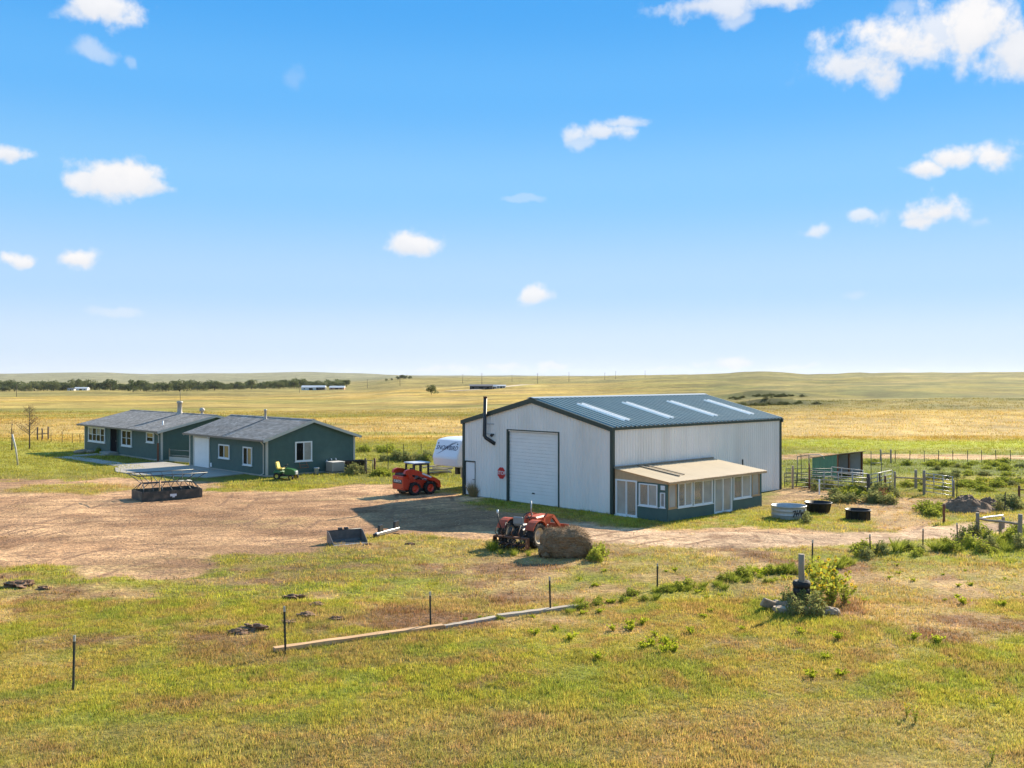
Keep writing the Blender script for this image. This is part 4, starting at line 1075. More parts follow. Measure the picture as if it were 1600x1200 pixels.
def build_trailer():
    o = loc2(BR, .30, 13.05)
    t = thing("travel_trailer", "white fifth-wheel travel trailer with dark lettering parked behind the shed", "trailer", (o[0], o[1], 0), A)
    W = 2.44
    prof = [(.62, 3.28), (.42, 3.22), (.02, 2.22), (.0, 2.08), (.10, 1.62), (.22, 1.56), (2.25, 1.56), (2.45, 1.30), (2.5, .62), (8.6, .62), (8.6, 3.34), (1.2, 3.36)]
    def shell(inset, y):  # rounded long edges
        cx = [p[0] for p in prof]; cz = [p[1] for p in prof]
        return [Vector((p[0] + (inset if p[0] < 4 else -inset), y, p[1] + (inset if p[1] < 2.2 else -inset))) for p in prof]
    m_ = MB(); n = len(prof)
    rings = [shell(.09, 0), shell(.025, .03), shell(0, .10), shell(0, W - .10), shell(.025, W - .03), shell(.09, W)]
    vs = [v for r in rings for v in r]; fs = []
    for k in range(5):
        for i in range(n): fs.append((k*n+i, k*n+(i+1)%n, (k+1)*n+(i+1)%n, (k+1)*n+i))
    fs += [tuple(range(n))[::-1], tuple(range(5*n, 6*n))]
    m_.add(vs, fs); m_.build("body", RVW, t)
    lo = MB(); lo.box(2.42, 8.5, -.012, W + .012, .60, 1.32); lo.box(2.40, 2.43, .1, W - .1, .66, 1.34); lo.build("lower_skirt", RVT, t)
    u = Vector((.40, 0, 1.0)).normalized()       # up along the sloping nose
    nrm = Vector((-1.0, 0, .40)).normalized()
    def nose(y, q, off=.006): return Vector((.02, y, 2.22)) + u * q + nrm * off
    TM = Matrix(((0, u.x, nrm.x, 0), (-1, 0, 0, 0), (0, u.z, nrm.z, 0), (0, 0, 0, 1)))
    c = nose(W / 2, .55, .006); TM.translation = c
    text_mesh("lettering", "SNOWBIRD", .40, BLUEB, t, TM, .25, .002)
    k = MB()
    def stroke(pts, off=.009):
        L = [nose(W / 2 - y, q + w, off) for y, q, w in pts]; R_ = [nose(W / 2 - y, q - w, off) for y, q, w in pts]; m = len(pts)
        k.add(L + R_, [(i, i + 1, m + i + 1, m + i) for i in range(m - 1)])
    stroke([(-.85, .08, .004), (-.45, .28, .02), (-.05, .52, .035), (.35, .78, .03), (.7, .92, .015), (.95, .98, .003)])
    stroke([(-.3, .40, .004), (.0, .66, .02), (.4, .88, .015), (.8, .99, .003)])
    k.build("swoosh", BLUEB, t)
    for y in (.28, W - .28):
        q = MB(); q.tube([nose(y, .84, -.01), nose(y, .84, .02)], .05, 8); q.build("marker_lamp", BLACKP, t)
    for y in (.35, W - .35):
        q = MB(); q.box(2.3, 2.42, y - .06, y + .06, .0, 1.5); q.box(2.2, 2.52, y - .15, y + .15, -.02, .03); q.build("landing_leg", BLACKM, t)
    q = MB(); q.box(1.0, 1.25, W / 2 - .12, W / 2 + .12, 1.0, 1.57); q.build("king_pin", BLACKM, t)
    q = MB(); q.tube([(2.38, .5, 1.1), (2.25, .7, .8), (2.35, .9, .95), (2.3, 1.1, .7)], .03, 6); q.build("hose", BLACKP, t)
    for x in (6.0, 6.95):
        for y in (.18, W - .18): wheel(t, .36, .22, (x, y, .36), WHITEP, .62, 24, .01)
    q = MB(); q.box(3.2, 4.4, -.02, -.0125, 1.9, 2.6); q.build("window", PANE_D, t)
build_trailer()
def scrap(px, py, label, seed, w=2.6):
    r_ = random.Random(seed); g = G(px, py); t = thing("lumber_heap", label, "lumber", (*g, ground(*g)), .35)
    for i in range(7):
        k = MB(); L = r_.uniform(.5, 1) * w; k.box(-L / 2, L / 2, -.07, .07, 0, .09)
        o = k.build("plank", r_.choice([WOODT, WOODG, RUST, WOOD]), t); o.location = (r_.uniform(-.3, .3), r_.uniform(-.5, .5), .02 + i * .085); o.rotation_euler = (0, r_.uniform(-.03, .03), r_.uniform(-.35, .35))
scrap(686, 741, "heap of old planks and steel on the grass beyond the loader", 5)

def build_tractor():
    h = math.radians(57); g = np.array(G(838, 857)); fx = np.array([math.cos(h), math.sin(h)]); lf = np.array([-math.sin(h), math.cos(h)])
    o = g + lf * .72
    t = thing("tractor", "old faded orange tractor with front loader standing in weeds", "tractor", (o[0], o[1], ground(*o)), h)
    cream = mat("cream_rim", (.55,.45,.32), .6, .2, 6, 40, .05, dirt=.3)
    for s in (-1, 1): wheel(t, .56, .36, (0, s * .72, .56), cream, .60, 16, .05)
    for s in (-1, 1): wheel(t, .34, .22, (1.62, s * .60, .34), cream, .58, 14, .03)
    b = MB(); b.bbox(-.3, 1.0, -.22, .22, .42, .82, .05); b.bbox(.75, 1.9, -.2, .2, .48, .78, .04); b.tube([(0, -.55, .56), (0, .55, .56)], .12, 10); b.tube([(1.62, -.5, .36), (1.62, .5, .36)], .06, 8); b.build("chassis", BLACKM, t)
    b = MB(); b.bbox(.70, 1.95, -.29, .29, .80, 1.22, .06); hd = b.build("hood", ORANGEP, t)
    k = MB()
    for i in range(6): k.box(.86 + i * .14, .92 + i * .14, -.296, -.291, .88, 1.05); k.box(.86 + i * .14, .92 + i * .14, .291, .296, .88, 1.05)
    k.box(1.951, 1.965, -.22, .22, .84, 1.15); k.build("grille", BLACKM, hd)
    for s in (-1, 1):
        f = MB(); pts = []
        for i in range(9):
            a = math.radians(10 + i * 18); pts.append((math.cos(a) * .66, .56 + math.sin(a) * .66))
        inner = [(p[0] * .95, .56 + (p[1] - .56) * .95) for p in pts]
        f.prism(pts + inner[::-1], s * .50 if s > 0 else -.92, s * .92 if s > 0 else -.50); f.build("fender", ORANGEP, t)
    s_ = MB(); s_.bbox(-.28, .12, -.24, .24, .92, 1.02, .04); s_.bbox(-.36, -.26, -.24, .24, 1.0, 1.34, .04); s_.build("seat", mat("grey_seat", (.30,.28,.26), .6, .15), t)
    w = MB(); w.tube([(.72, 0, .95), (.50, 0, 1.28)], .025, 8); c0 = Vector((.49, 0, 1.30)); e1 = Vector((0, 1, 0)); e2 = Vector((.83, 0, .55))
    w.tube([c0 + (e1 * math.cos(a) + e2 * math.sin(a)) * .19 for a in [k * math.pi / 8 for k in range(16)]], .018, 6, closed=True); w.build("steering_wheel", BLACKP, t)
    e = MB(); e.tube([(1.1, .22, 1.1), (1.1, .22, 1.85)], .03, 8); e.build("exhaust_stack", STEEL, t)
    for s in (-1, 1):
        l_ = MB(); l_.prism([(.95, .70), (1.10, .70), (1.12, 1.22), (1.30, 1.32), (1.85, 1.22), (2.55, .60), (2.62, .30), (2.48, .26), (2.40, .56), (1.78, 1.08), (1.30, 1.17), (1.0, 1.17)], s * .40 if s > 0 else -.50, s * .50 if s > 0 else -.40); l_.build("loader_arm", ORANGEP, t)
        l_ = MB(); l_.tube([(1.05, s * .45, .75), (1.8, s * .45, 1.15)], .035, 8); l_.build("hydraulic_ram", GALV, t)
    bk = MB(); bk.prism([(2.50, .18), (2.56, .72), (2.62, .72), (2.60, .26), (3.12, .14), (3.12, .10), (2.55, .10)], -.82, .82); bk.build("loader_bucket", ORANGEP, t)
    # wide tiller on the back
    tl = MB(); tl.bbox(-.98, -.74, -.80, .80, .50, .58, .02); tl.tube([(-.9, -.84, .26), (-.9, .84, .26)], .06, 10); tl.prism([(-1.08, .10), (-.72, .10), (-.72, .56), (-.98, .56)], .80, .83); tl.prism([(-1.08, .10), (-.72, .10), (-.72, .56), (-.98, .56)], -.83, -.80); tl.build("tiller_frame", RUST, t)
    for q in range(11):
        y_ = -.74 + q * .148; tn = MB()
        for a_ in range(4):
            b_ = a_ * math.pi / 2 + q * .6; tn.tube([(-.9, y_, .26), (-.9 + math.cos(b_) * .2, y_, .26 + math.sin(b_) * .2), (-.9 + math.cos(b_ + .3) * .26, y_ + .06, .26 + math.sin(b_ + .3) * .26)], [.03, .025, .012], 5)
        tn.build("tine", BLACKM, t)
    for y_ in (-.55, -.2, .3, .6):
        tn = MB(); tn.tube([(-.95, y_, .55), (-1.1, y_ + .05, .75), (-1.0, y_ + .02, .95)], .02, 5); tn.build("depth_rod", RUST, t)
    tl = MB()
    for s in (-1, 1): tl.tube([(-.05, s * .35, .62), (-.75, s * .42, .52)], .04, 8)
    tl.tube([(-.1, 0, .95), (-.8, 0, .60), (-.85, 0, .95)], .04, 8); tl.tube([(-.55, .62, .62), (-.75, .72, 1.2), (-.70, .78, 1.5)], .025, 6); tl.build("hitch_linkage", BLACKM, t)
    lv = MB(); lv.tube([(-.70, .78, 1.46), (-.68, .80, 1.62)], .045, 8); lv.build("lever_grip", WHITEP, t)
    for k, (y, z) in enumerate(((.2, .9), (-.3, .88), (.45, .95))):
        ln = MB(); ln.tube([(-.3, y, z), (-.5, y + .05, z + .12), (-.7, y, z - .1), (-.8, y - .05, .62)], .018, 6); ln.build("hydraulic_hose", BLACKP, t)
build_tractor()

def displaced_blob(name, dims, matl, seed, nu=36, nv=20, amp=.08, flat=.15, power=3.0):
    """lumpy super-ellipsoid resting on its flattened base"""
    vs = []; a_, b_, c_ = dims
    def sp(x, p): return math.copysign(abs(x) ** p, x)
    e = 2.0 / power
    for j in range(nv + 1):
        ph = -math.pi / 2 + math.pi * j / nv
        for i in range(nu):
            th = 2 * math.pi * i / nu
            x = sp(math.cos(ph), e) * sp(math.cos(th), e); y = sp(math.cos(ph), e) * sp(math.sin(th), e); z = sp(math.sin(ph), e)
            n_ = float(fbm(x * 2.5 + seed + z * 1.3, y * 2.5 + z * 2.1, seed, 4)) - .5
            k = 1 + amp * 2.2 * n_
            vs.append((x * a_ * k, y * b_ * k, max(z * c_ * k, -c_ * (1 - flat)) + c_ * (1 - flat)))
    fs = [(j*nu+i, j*nu+(i+1)%nu, (j+1)*nu+(i+1)%nu, (j+1)*nu+i) for j in range(nv) for i in range(nu)]
    m_ = MB(); m_.add(vs, fs, amp < .2)
    return m_
def build_bale():
    g = np.array(G(885, 868)); t = thing("hay_bale", "weathered brown round hay bale slumping beside the tractor", "hay bale", (g[0], g[1], ground(*g) - .03), .15)
    b = displaced_blob("bale", (1.0, .74, .60), HAY, 3, 90, 50, .20, .12, 3.2); b.build("bale_core", HAY, t)
    sh = displaced_blob("bale", (.34, .46, .30), HAY, 9, 50, 28, .30, .1, 2.2)
    o = sh.build("fallen_wad", HAY, t); o.location = (-.82, -.12, .0)
    # loose straws
    r_ = np.random.default_rng(5); N = 9000; vs = []; fs = []
    base = np.array(b.v); idx = r_.integers(0, len(base), N)
    for k in idx:
        p = Vector(base[k]) 
        d = Vector(r_.normal(size=3)); nrm = Vector((p.x, p.y, p.z - .6)).normalized(); d = (d + nrm * .35).normalized() * r_.uniform(.06, .2)
        w_ = d.cross(nrm).normalized() * .006; q = p + Vector(r_.normal(size=3)) * .03
        n0 = len(vs); vs += [q - w_, q + w_, q + d]; fs.append((n0, n0 + 1, n0 + 2))
    s_ = MB(); s_.add(vs, fs); o = s_.build("loose_straw", mat("straw_stalk", (.36,.235,.12), .9, .3, 3, 20, 0), t); o["kind"] = "stuff"
build_bale()

def build_bucket():
    g = np.array(G(548, 850)) + np.array([-.40, .69]); t = thing("loader_bucket", "empty black steel loader bucket lying open on the dirt", "bucket", (g[0], g[1], ground(*g) + .0), math.radians(30))
    W = .78
    m_ = MB(); out = [(.10, .0), (.80, .0), (.80, .025), (.14, .04), (.05, .12), (.02, .50), (-.03, .50), (-.02, .10), (.04, .02)]
    M = Matrix.Rotation(-math.pi / 2, 4, 'Z')
    m_.prism(out, -W + .012, W - .012, M); sh = m_.build("bucket_shell", mat("worn_dark_steel", (.075,.073,.07), .5, .35, 5, 40, .1, dirt=.4, dirtcol=(.20,.15,.11)), t)
    for s in (-1, 1):
        k = MB(); k.prism([(-.02, .0), (.80, .0), (.82, .05), (.20, .50), (-.04, .52)], s * W - .012, s * W + .012, M); k.build("side_plate", mat("scuffed_steel", (.16,.15,.14), .5, .3, 5, 40, .1, dirt=.4), t)
    k = MB(); k.prism([(.72, .026), (.88, .006), (.88, .0), (.805, .0), (.80, .022)], -W, W, M); k.build("cutting_edge", GALV, t)
    k = MB(); k.tube([(-W, .02, .51), (W, .02, .51)], .03, 8); k.build("top_bar", BLACKM, t)
    for x in (-.16, .12): k = MB(); k.bbox(x - .09, x + .09, .0, .16, .46, .62, .02); k.build("coupler_lug", BLACKM, t)
build_bucket()
def build_fork():
    a = np.array(G(588, 839)); b = np.array(G(622, 830)); d = b - a; h = math.atan2(d[1], d[0]); L = float(np.hypot(*d))
    t = thing("fork_carriage", "grey steel attachment bar with two upright dark plates in the grass", "attachment", (a[0], a[1], ground(*a)), h)
    k = MB(); k.bbox(-.05, L + .05, -.07, .07, .04, .20, .02); k.build("bar", STEEL, t)
    k = MB(); k.bbox(-.12, .1, -.12, .12, .0, .16, .02); k.build("foot", BLACKM, t)
    for x, w in ((.18, .32), (L - .35, .34)): k = MB(); k.prism([(x, .202), (x + w, .202), (x + w - .02, .52), (x + .03, .50)], -.06, .06); k.build("upright_plate", BLACKM, t)
build_fork()

def build_feeder():
    g = np.array(G(222, 784)); t = thing("hay_feeder", "black steel hay feeder with slanted rack bars over a square trough", "feeder", (g[0], g[1], ground(*g) - .02), math.radians(37))
    L, W, HT = 3.55, 2.1, .56
    for (x0, x1, y0, y1) in ((0, L, 0, .03), (0, L, W - .03, W), (0, .03, .031, W - .031), (L - .03, L, .031, W - .031)):
        k = MB(); k.box(x0, x1, y0, y1, 0, HT); k.build("trough_side", TROUGH, t)
    k = MB(); k.box(.031, L - .031, .031, W - .031, .05, .08); k.build("trough_floor", BLACKM, t)
    PIPE = mat("dark_pipe", (.07,.075,.075), .4, .2, 8, 40, .05, metal=.3)
    yc = W / 2
    rails = [(-.25, -.15, 1.52), (.30, yc - .22, .98), (.30, yc + .22, .98), (-.25, W + .15, 1.52)]
    for (ex, y, z) in rails:
        k = MB(); k.tube([(ex, y, z), (L - ex, y, z)], .028, 8); k.build("rail", PIPE, t)
    for x in (-.25, L + .25): k = MB(); k.tube([(x, -.15, 1.52), (x, W + .15, 1.52)], .028, 8); k.build("end_rail", PIPE, t)
    nb = 7
    for i in range(nb):
        x = -.2 + (L + .4) * i / (nb - 1); xm = .32 + (L - .64) * i / (nb - 1); xb = .1 + (L - .2) * i / (nb - 1)
        for s in (-1, 1):
            k = MB(); k.tube([(x, yc + s * (yc + .15), 1.52), (xm, yc + s * .22, .98)], .022, 6); k.build("rack_bar", PIPE, t)
            k = MB(); k.tube([(xm, yc - s * .22, .98), (xb, yc - s * (yc - .06), HT + .01)], .022, 6); k.build("leg_bar", PIPE, t)
    for x, xb in ((.32, .05), (L - .32, L - .05)):
        for f in (.3, .7): k = MB(); k.tube([(x, yc + (f - .5) * .8, .98), (xb, W * f, HT + .01)], .022, 6); k.build("leg_bar", PIPE, t)
    k = MB(); k.box(1.62, 2.0, -.006, -.001, .22, .36); k.box(1.75, 1.9, -.006, -.001, .15, .218); k.build("maker_plate", WHITEP, t)
    k = MB(); k.tube([(1.1, .45, .08), (1.15, .38, 1.2)], .05, 7); o = k.build("wood_stake", WOODT); o.parent = t
build_feeder()

def build_mower():
    g = np.array(G(446, 749)); t = thing("riding_mower", "green riding mower with yellow seat parked by the teal garage", "mower", (g[0], g[1], ground(*g)), math.radians(-14))
    for s in (-1, 1):
        wheel(t, .25, .2, (-.45, s * .38, .25), MOWY, .52, 14, .02); wheel(t, .185, .14, (.62, s * .40, .185), MOWY, .52, 12, .015)
    b = MB(); b.bbox(-.6, .55, -.2, .2, .24, .38, .03); b.build("chassis", BLACKM, t)
    b = MB(); b.bbox(-.72, -.12, -.47, .47, .40, .60, .06); b.bbox(-.72, -.3, -.28, .28, .58, .68, .03); b.build("fender_deck", MOWG, t)
    b = MB(); b.prism([(.05, .38), (.80, .34), (.86, .46), (.80, .66), (.60, .74), (.05, .82)], -.25, .25); hd = b.build("hood", MOWG, t)
    b = MB(); b.bbox(.80, .89, -.2, .2, .36, .62, .03); b.build("grille", mat("mower_grey", (.35,.36,.34), .5, .1), hd)
    b = MB(); b.bbox(-.15, .45, -.55, .55, .12, .24, .05); b.build("mowing_deck", MOWY, t)
    b = MB(); b.bbox(-.12, .06, -.42, .42, .26, .30, .01); b.build("footboard", BLACKM, t)
    b = MB(); b.bbox(-.56, -.10, -.25, .25, .70, .80, .04)
    b.bbox(-.06, .06, -.25, .25, -.24, .24, .05, Matrix.Translation((-.60, 0, 1.0)) @ Matrix.Rotation(-.25, 4, 'Y')); b.build("seat", MOWY, t)
    b = MB(); b.tube([(.12, 0, .78), (.02, 0, .98)], .025, 8); c0 = Vector((.02, 0, .99))
    b.tube([c0 + Vector((.16 * math.cos(a) * .85, .16 * math.sin(a), .16 * math.cos(a) * .5)) for a in [k * math.pi / 8 for k in range(16)]], .016, 6, closed=True); b.build("steering_wheel", BLACKP, t)
build_mower()

def build_yard_bits():
    # white pail
    g = loc2(GC, 3.85, -.55); t = thing("pail", "white plastic pail by the garage foundation", "pail", (*g, .0))
    k = MB(); k.lathe([(0, .01), (.15, .01), (.19, .44), (.205, .44), (.205, .47), (.18, .47), (.145, .05), (0, .05)], 18); k.build("tub", WHITEP, t)
    k = MB(); k.tube([(.2 * math.cos(a), -.2 * math.sin(a) - .0, .45 - .16 * math.sin(a)) for a in [i * math.pi / 10 for i in range(11)]], .008, 5); k.build("bail_handle", STEEL, t)
    # condenser unit
    g = loc2(GC, 4.85, -1.15); t = thing("air_conditioner", "square beige air conditioner unit on a pad at the garage wall", "air conditioner", (*g, 0), A)
    k = MB(); k.box(-.15, 1.35, -.12, 1.05, -.05, .07); k.build("pad", CONC, t)
    k = MB(); k.bbox(0, 1.1, 0, .9, .12, .80, .03); bo = k.build("cabinet", BEIGE, t)
    for i in range(9):
        k = MB(); k.box(.08, 1.02, -.018, -.001, .18 + i * .055, .20 + i * .055); k.build("louver", BEIGE, bo); k = MB(); k.box(-.018, -.001, .08, .82, .18 + i * .055, .20 + i * .055); k.build("louver", BEIGE, bo)
    k = MB(); k.bbox(-.03, 1.13, -.03, .93, .802, .86, .02); k.build("top_lid", mat("pale_lid", (.6,.57,.52), .5, .06), t)
    k = MB(); k.tube([(.1, .91, .3), (.1, 1.0, .35), (.1, 1.1, .35)], .03, 6); k.build("line_set", BLACKP, t)
    # black dump cart
    g = loc2(GC, 7.0, -.95); t = thing("dump_cart", "black plastic garden dump cart beside the beige air conditioner", "cart", (*g, 0), A - .1)
    vs = [(-.55,-.33,.42),(.55,-.33,.34),(.55,.33,.34),(-.55,.33,.42),(-.72,-.5,.86),(.80,-.5,.86),(.80,.5,.86),(-.72,.5,.86)]
    inn = [(v[0]*.93, v[1]*.92, v[2] + (.04 if v[2] < .6 else 0)) for v in vs]
    k = MB(); k.add(vs + inn, [(0,3,2,1),(0,1,5,4),(1,2,6,5),(2,3,7,6),(3,0,4,7),(8,9,10,11),(8,12,13,9),(9,13,14,10),(10,14,15,11),(11,15,12,8),(4,5,13,12),(5,6,14,13),(6,7,15,14),(7,4,12,15)]); k.build("tub", BLACKP, t)
    for s in (-1, 1): wheel(t, .21, .12, (-.35, s * .42, .21), WHITEP, .5, 12, .01)
    k = MB(); k.tube([(-.35, -.4, .21), (-.35, .4, .21)], .02, 6); k.tube([(-.35, 0, .25), (.9, 0, .30), (1.25, 0, .08)], .03, 6); k.build("axle_frame", BLACKM, t)
    # galvanised tank
    g = np.array(G(1232.5, 809)); t = thing("stock_tank", "pale galvanised round stock tank with black painted brand letters", "stock tank", (g[0], g[1], ground(*g) - .02), 0)
    R_ = .87
    k = MB(); k.lathe([(R_, 0), (R_, .18), (R_ + .012, .20), (R_, .22), (R_, .40), (R_ + .012, .42), (R_, .44), (R_ + .005, .60), (R_ + .03, .62), (R_ + .02, .65), (R_ - .02, .64), (R_ - .025, .08), (0, .07)], 40); k.build("shell", GALV, t)
    k = MB(); k.lathe([(0, .30), (R_ - .03, .27)], 32); k.build("soil_fill", SOIL, t)
    k = MB(); pts = []
    def onshell(a, z, off=.016): return Vector(((R_ + off) * math.sin(a), -(R_ + off) * math.cos(a), z))
    def bar(a0, z0, a1, z1, w=.028):
        d_ = Vector((a1 - a0, z1 - z0)).normalized() if True else None
        nx, nz = -d_.y * w, d_.x * w
        L_ = [onshell(a0 + (a1 - a0) * i / 4 + nx, z0 + (z1 - z0) * i / 4 + nz) for i in range(5)]; Q = [onshell(a0 + (a1 - a0) * i / 4 - nx, z0 + (z1 - z0) * i / 4 - nz) for i in range(5)]
        k.add(L_ + Q, [(i, i + 1, 6 + i, 5 + i) for i in range(4)])
    bar(-.05, .42, .12, .47); bar(.12, .47, -.02, .14)            # slanted 7
    bar(.10, .30, .36, .33); bar(.22, .50, .16, .18); bar(.38, .50, .30, .20)   # joined H
    bar(.46, .50, .46, .20); bar(.46, .20, .58, .38); bar(.58, .38, .62, .20); bar(.62, .20, .80, .52)
    k.build("painted_brand", BLACKP, t)
    for (px, py, r, hh, lab, sd) in ((1278.5, 799.5, .70, .56, "black rubber stock tank flaring wider at the rim, behind the galvanised tank", 1), (1340.5, 810.5, .62, .52, "low straight-sided black stock tank alone in the grass", 2)):
        g = np.array(G(px, py)); t = thing("stock_tank", lab, "stock tank", (g[0], g[1], ground(*g) - .02), 0)
        fl = .80 if sd == 1 else .97
        k = MB(); k.lathe([(r * fl, 0), (r * .97, hh - .08), (r * 1.03, hh - .07), (r * 1.04, hh), (r * .98, hh), (r * (fl - .04), .06), (0, .05)], 32); k.build("shell", BLACKP, t)
        for q in range(10):
            a = q * math.pi / 5; k = MB(); k.tube([(r * (fl + .02) * math.cos(a), r * (fl + .02) * math.sin(a), .02), (r * .99 * math.cos(a), r * .99 * math.sin(a), hh - .1)], .018, 5); k.build("rib", BLACKP, t)
build_yard_bits()

# ------------------------------------------------------------------ loafing shed
def build_calf_shed():
    o = np.array([23.1, 69.4]); L, D, H1, H0 = 3.7, 2.0, 1.80, 1.42
    t = thing("loafing_shed", "small green metal loafing shed with open rusty-framed front", "shed", (o[0], o[1], ground(*o)), A)
    lw = Wall((0, 0), (0, 1), (-1, 0))
    for x in (0, L):
        w = Wall((x, 0), (0, 1), (-1 if x == 0 else 1, 0)); m_ = MB(); rib_strip(m_, w.P, 0, D, lambda a: 0, lambda a: H1 - (H1 - H0) * a / D - .03, .2286, .022); m_.build("side_wall", GREENSH, t)
    m_ = MB(); bw = Wall((0, D), (1, 0), (0, 1)); rib_strip(m_, bw.P, 0, L, lambda a: 0, lambda a: H0 - .03); m_.build("back_wall", mat("pale_inner_sheet", (.62,.62,.64), .5, .1), t)
    for x in (.03, L - .03):
        m_ = MB(); m_.add([(x, .13, 0), (x, D - .03, 0), (x, D - .03, H0 - .06), (x, .13, H1 - .09)], [(0,1,2,3)]); m_.build("inner_lining", MATS["pale_inner_sheet"], t)
    m_ = MB(); m_.hexa([Vector(q) for q in ((-.12, -.18, H1 - .02), (L + .12, -.18, H1 - .02), (L + .12, D + .15, H0 - .05), (-.12, D + .15, H0 - .05), (-.12, -.18, H1 + .03), (L + .12, -.18, H1 + .03), (L + .12, D + .15, H0), (-.12, D + .15, H0))]); m_.build("roof", mat("rusty_roof_sheet", (.24,.17,.11), .7, .25, 3, 30, .1), t)
    for x in (.05, 1.72, L - .05): m_ = MB(); m_.box(x - .06, x + .06, .0, .12, -.1, H1 - .08); m_.build("front_post", RUST, t)
    for z in (H1 - .2, .85, .4):
        m_ = MB(); m_.box(.12, L - .12, D - .10, D - .05, z - .3 if z > 1 else z, (z - .3 if z > 1 else z) + .07); m_.build("girt", RUST, t)
    m_ = MB(); m_.box(.0, L, -.02, .10, H1 - .078, H1 - .025); m_.build("header", RUST, t)
build_calf_shed()

# ------------------------------------------------------------------ fences, posts and gates
def tpost_mesh(h):
    m_ = MB(); m_.box(-.022, .022, -.004, .004, -.2, h - .14); m_.box(-.005, .005, .0045, .034, -.2, h - .14)
    for i in range(int(h / .09)): m_.box(-.01, .01, -.011, -.0045, .1 + i * .08, .125 + i * .08)
    tip = MB(); tip.box(-.023, .023, -.005, .005, h - .139, h); tip.box(-.006, .006, .0055, .035, h - .139, h)
    return m_.mesh("t_post_shaft", mat("tpost_green", (.03,.038,.03), .6, .3, 8, 40, .1, dirt=.3, dirtcol=(.10,.06,.035))), tip.mesh("post_tip", GALV)
def t_posts(spots, label, group, h=1.25, tipped=True):
    sm, tm = tpost_mesh(h)
    for i, (px, py, sc) in enumerate(spots):
        g = G(px, py); t = thing("t_post", label, "fence post", (*g, ground(*g)), rng.uniform(-.4, .4), group)
        t.rotation_euler = (rng.uniform(-.03, .03), rng.uniform(-.03, .03), rng.uniform(-.4, .4)); t.scale = (1.25, 1.25, sc)
        inst(sm, "shaft", t)
        if tipped: inst(tm, "tip", t)
front = [(114, 1077, 85), (446, 1021, 74), (673, 981, 56), (860, 955, 54), (1027, 921, 40), (1269, 888, 43), (1360, 869, 33), (1442, 855, 27), (1496, 842, 24)]
t_posts([(a, b, h * 7.3 / (b - YH) / 1.25) for a, b, h in front], "thin dark steel T-post with pale tip in the long fence line across the grass", "steel posts of the foreground fence line")
t_posts([(a, b, 1.0) for a, b in ((605, 716), (630, 715), (658, 714), (606, 738))] , "thin steel fence post among shrubs behind the loader", "thin posts behind the loader", 1.35, False)
t_posts([(1399 + i * 22.5, 724 - i * .1, 1.0) for i in range(10)], "thin steel post in the far pasture fence past the loafing shed", "posts of the far pasture fence", 1.2, False)
t_posts([(80, 690, .95), (97, 691, 1.2), (113, 692, 1.0), (125, 693, 1.0)], "thin steel post in the fence behind the lawn", "posts of the fence behind the lawn", 1.2, False)
t_posts([(1390, 774, .9), (1495, 778, 1.0), (1570, 800, 1.0), (1252, 733, 1.1)], "lone thin steel stake standing in the corral weeds", "steel stakes in the corral weeds", 1.2, False)

def wood_post(px, py, h, r, label, matl=WOOD, name="wood_post", lean=0.0, group=None, cat="post", z0=0.0):
    g = G(px, py); m_ = MB()
    pts = [(rng.uniform(-.01, .01), rng.uniform(-.01, .01), -.3)] + [(rng.uniform(-.012, .012) + lean * z, rng.uniform(-.012, .012), z) for z in np.linspace(.05, h, 5)]
    m_.tube(pts, [r * rng.uniform(.92, 1.08) for _ in pts], 9)
    o = m_.build(name, matl); o.location = (*g, ground(*g) + z0); o.rotation_euler.z = rng.uniform(0, 3)
    return tag(o, label, cat, group)
def rail_between(p, q, z0, z1, r, matl, name, label, cat="rail"):
    a = Vector((*G(*p), 0)); b = Vector((*G(*q), 0)); m_ = MB()
    ps = [a.lerp(b, k / 4) + Vector((0, 0, z0 + (z1 - z0) * k / 4 + (rng.uniform(-.02, .02) if 0 < k < 4 else 0))) for k in range(5)]
    m_.tube([q_ - a for q_ in ps], r, 8)
    o = m_.build(name, matl); o.location = (a.x, a.y, ground(a.x, a.y))
    return tag(o, label, cat)
# H-brace at the corner of the lane, right
wood_post(1527, 837, 1.05, .085, "thick weathered post ending the pole rail beside the lane")
wood_post(1562.5, 837, .72, .07, "short weathered post between two taller ones under the lane rail")
wood_post(1567.5, 825, .55, .08, "stubby dark post behind the lane rail")
wood_post(1594, 850, 1.25, .09, "tall weathered post in tall weeds ending the lane rail")
rail_between((1529, 835), (1593, 848), .72, .80, .05, WOOD, "brace_rail", "weathered horizontal pole spanning the posts beside the lane")
rail_between((1529, 834), (1567, 824), .70, .58, .04, GALV, "pipe_rail", "pale pipe rail resting between two lane posts")
wood_post(1475, 816.5, .95, .06, "single brown post between the dirt heap and the lane", RUST)
wood_post(1592.5, 785, .95, .07, "brown post with a side rail at the far paddock corner", RUST)
rail_between((1593, 784.5), (1640, 783), .70, .70, .04, RUST, "side_rail", "brown rail running off the paddock corner post")
wood_post(1376, 723.5, 1.15, .07, "dark wooden brace post in the far pasture fence", WOOD)
wood_post(1392, 723.5, 1.15, .07, "second dark wooden brace post carrying a thin rail", WOOD)
rail_between((1376.5, 723.4), (1391.5, 723.4), .75, .85, .035, WOOD, "brace_rail", "thin rail between the two far brace posts")
for i, (px, h_) in enumerate(((58.7, 1.5), (66, 1.35), (75.3, 1.5))):
    wood_post(px, 687 - (i == 2), h_, .08, "dark upright post of the brace behind the dead sapling", BARK, group="brace posts behind the sapling")
rail_between((59.3, 686.8), (75, 686), .7, .7, .04, BARK, "brace_rail", "dark cross rail joining the brace posts on the lawn edge")
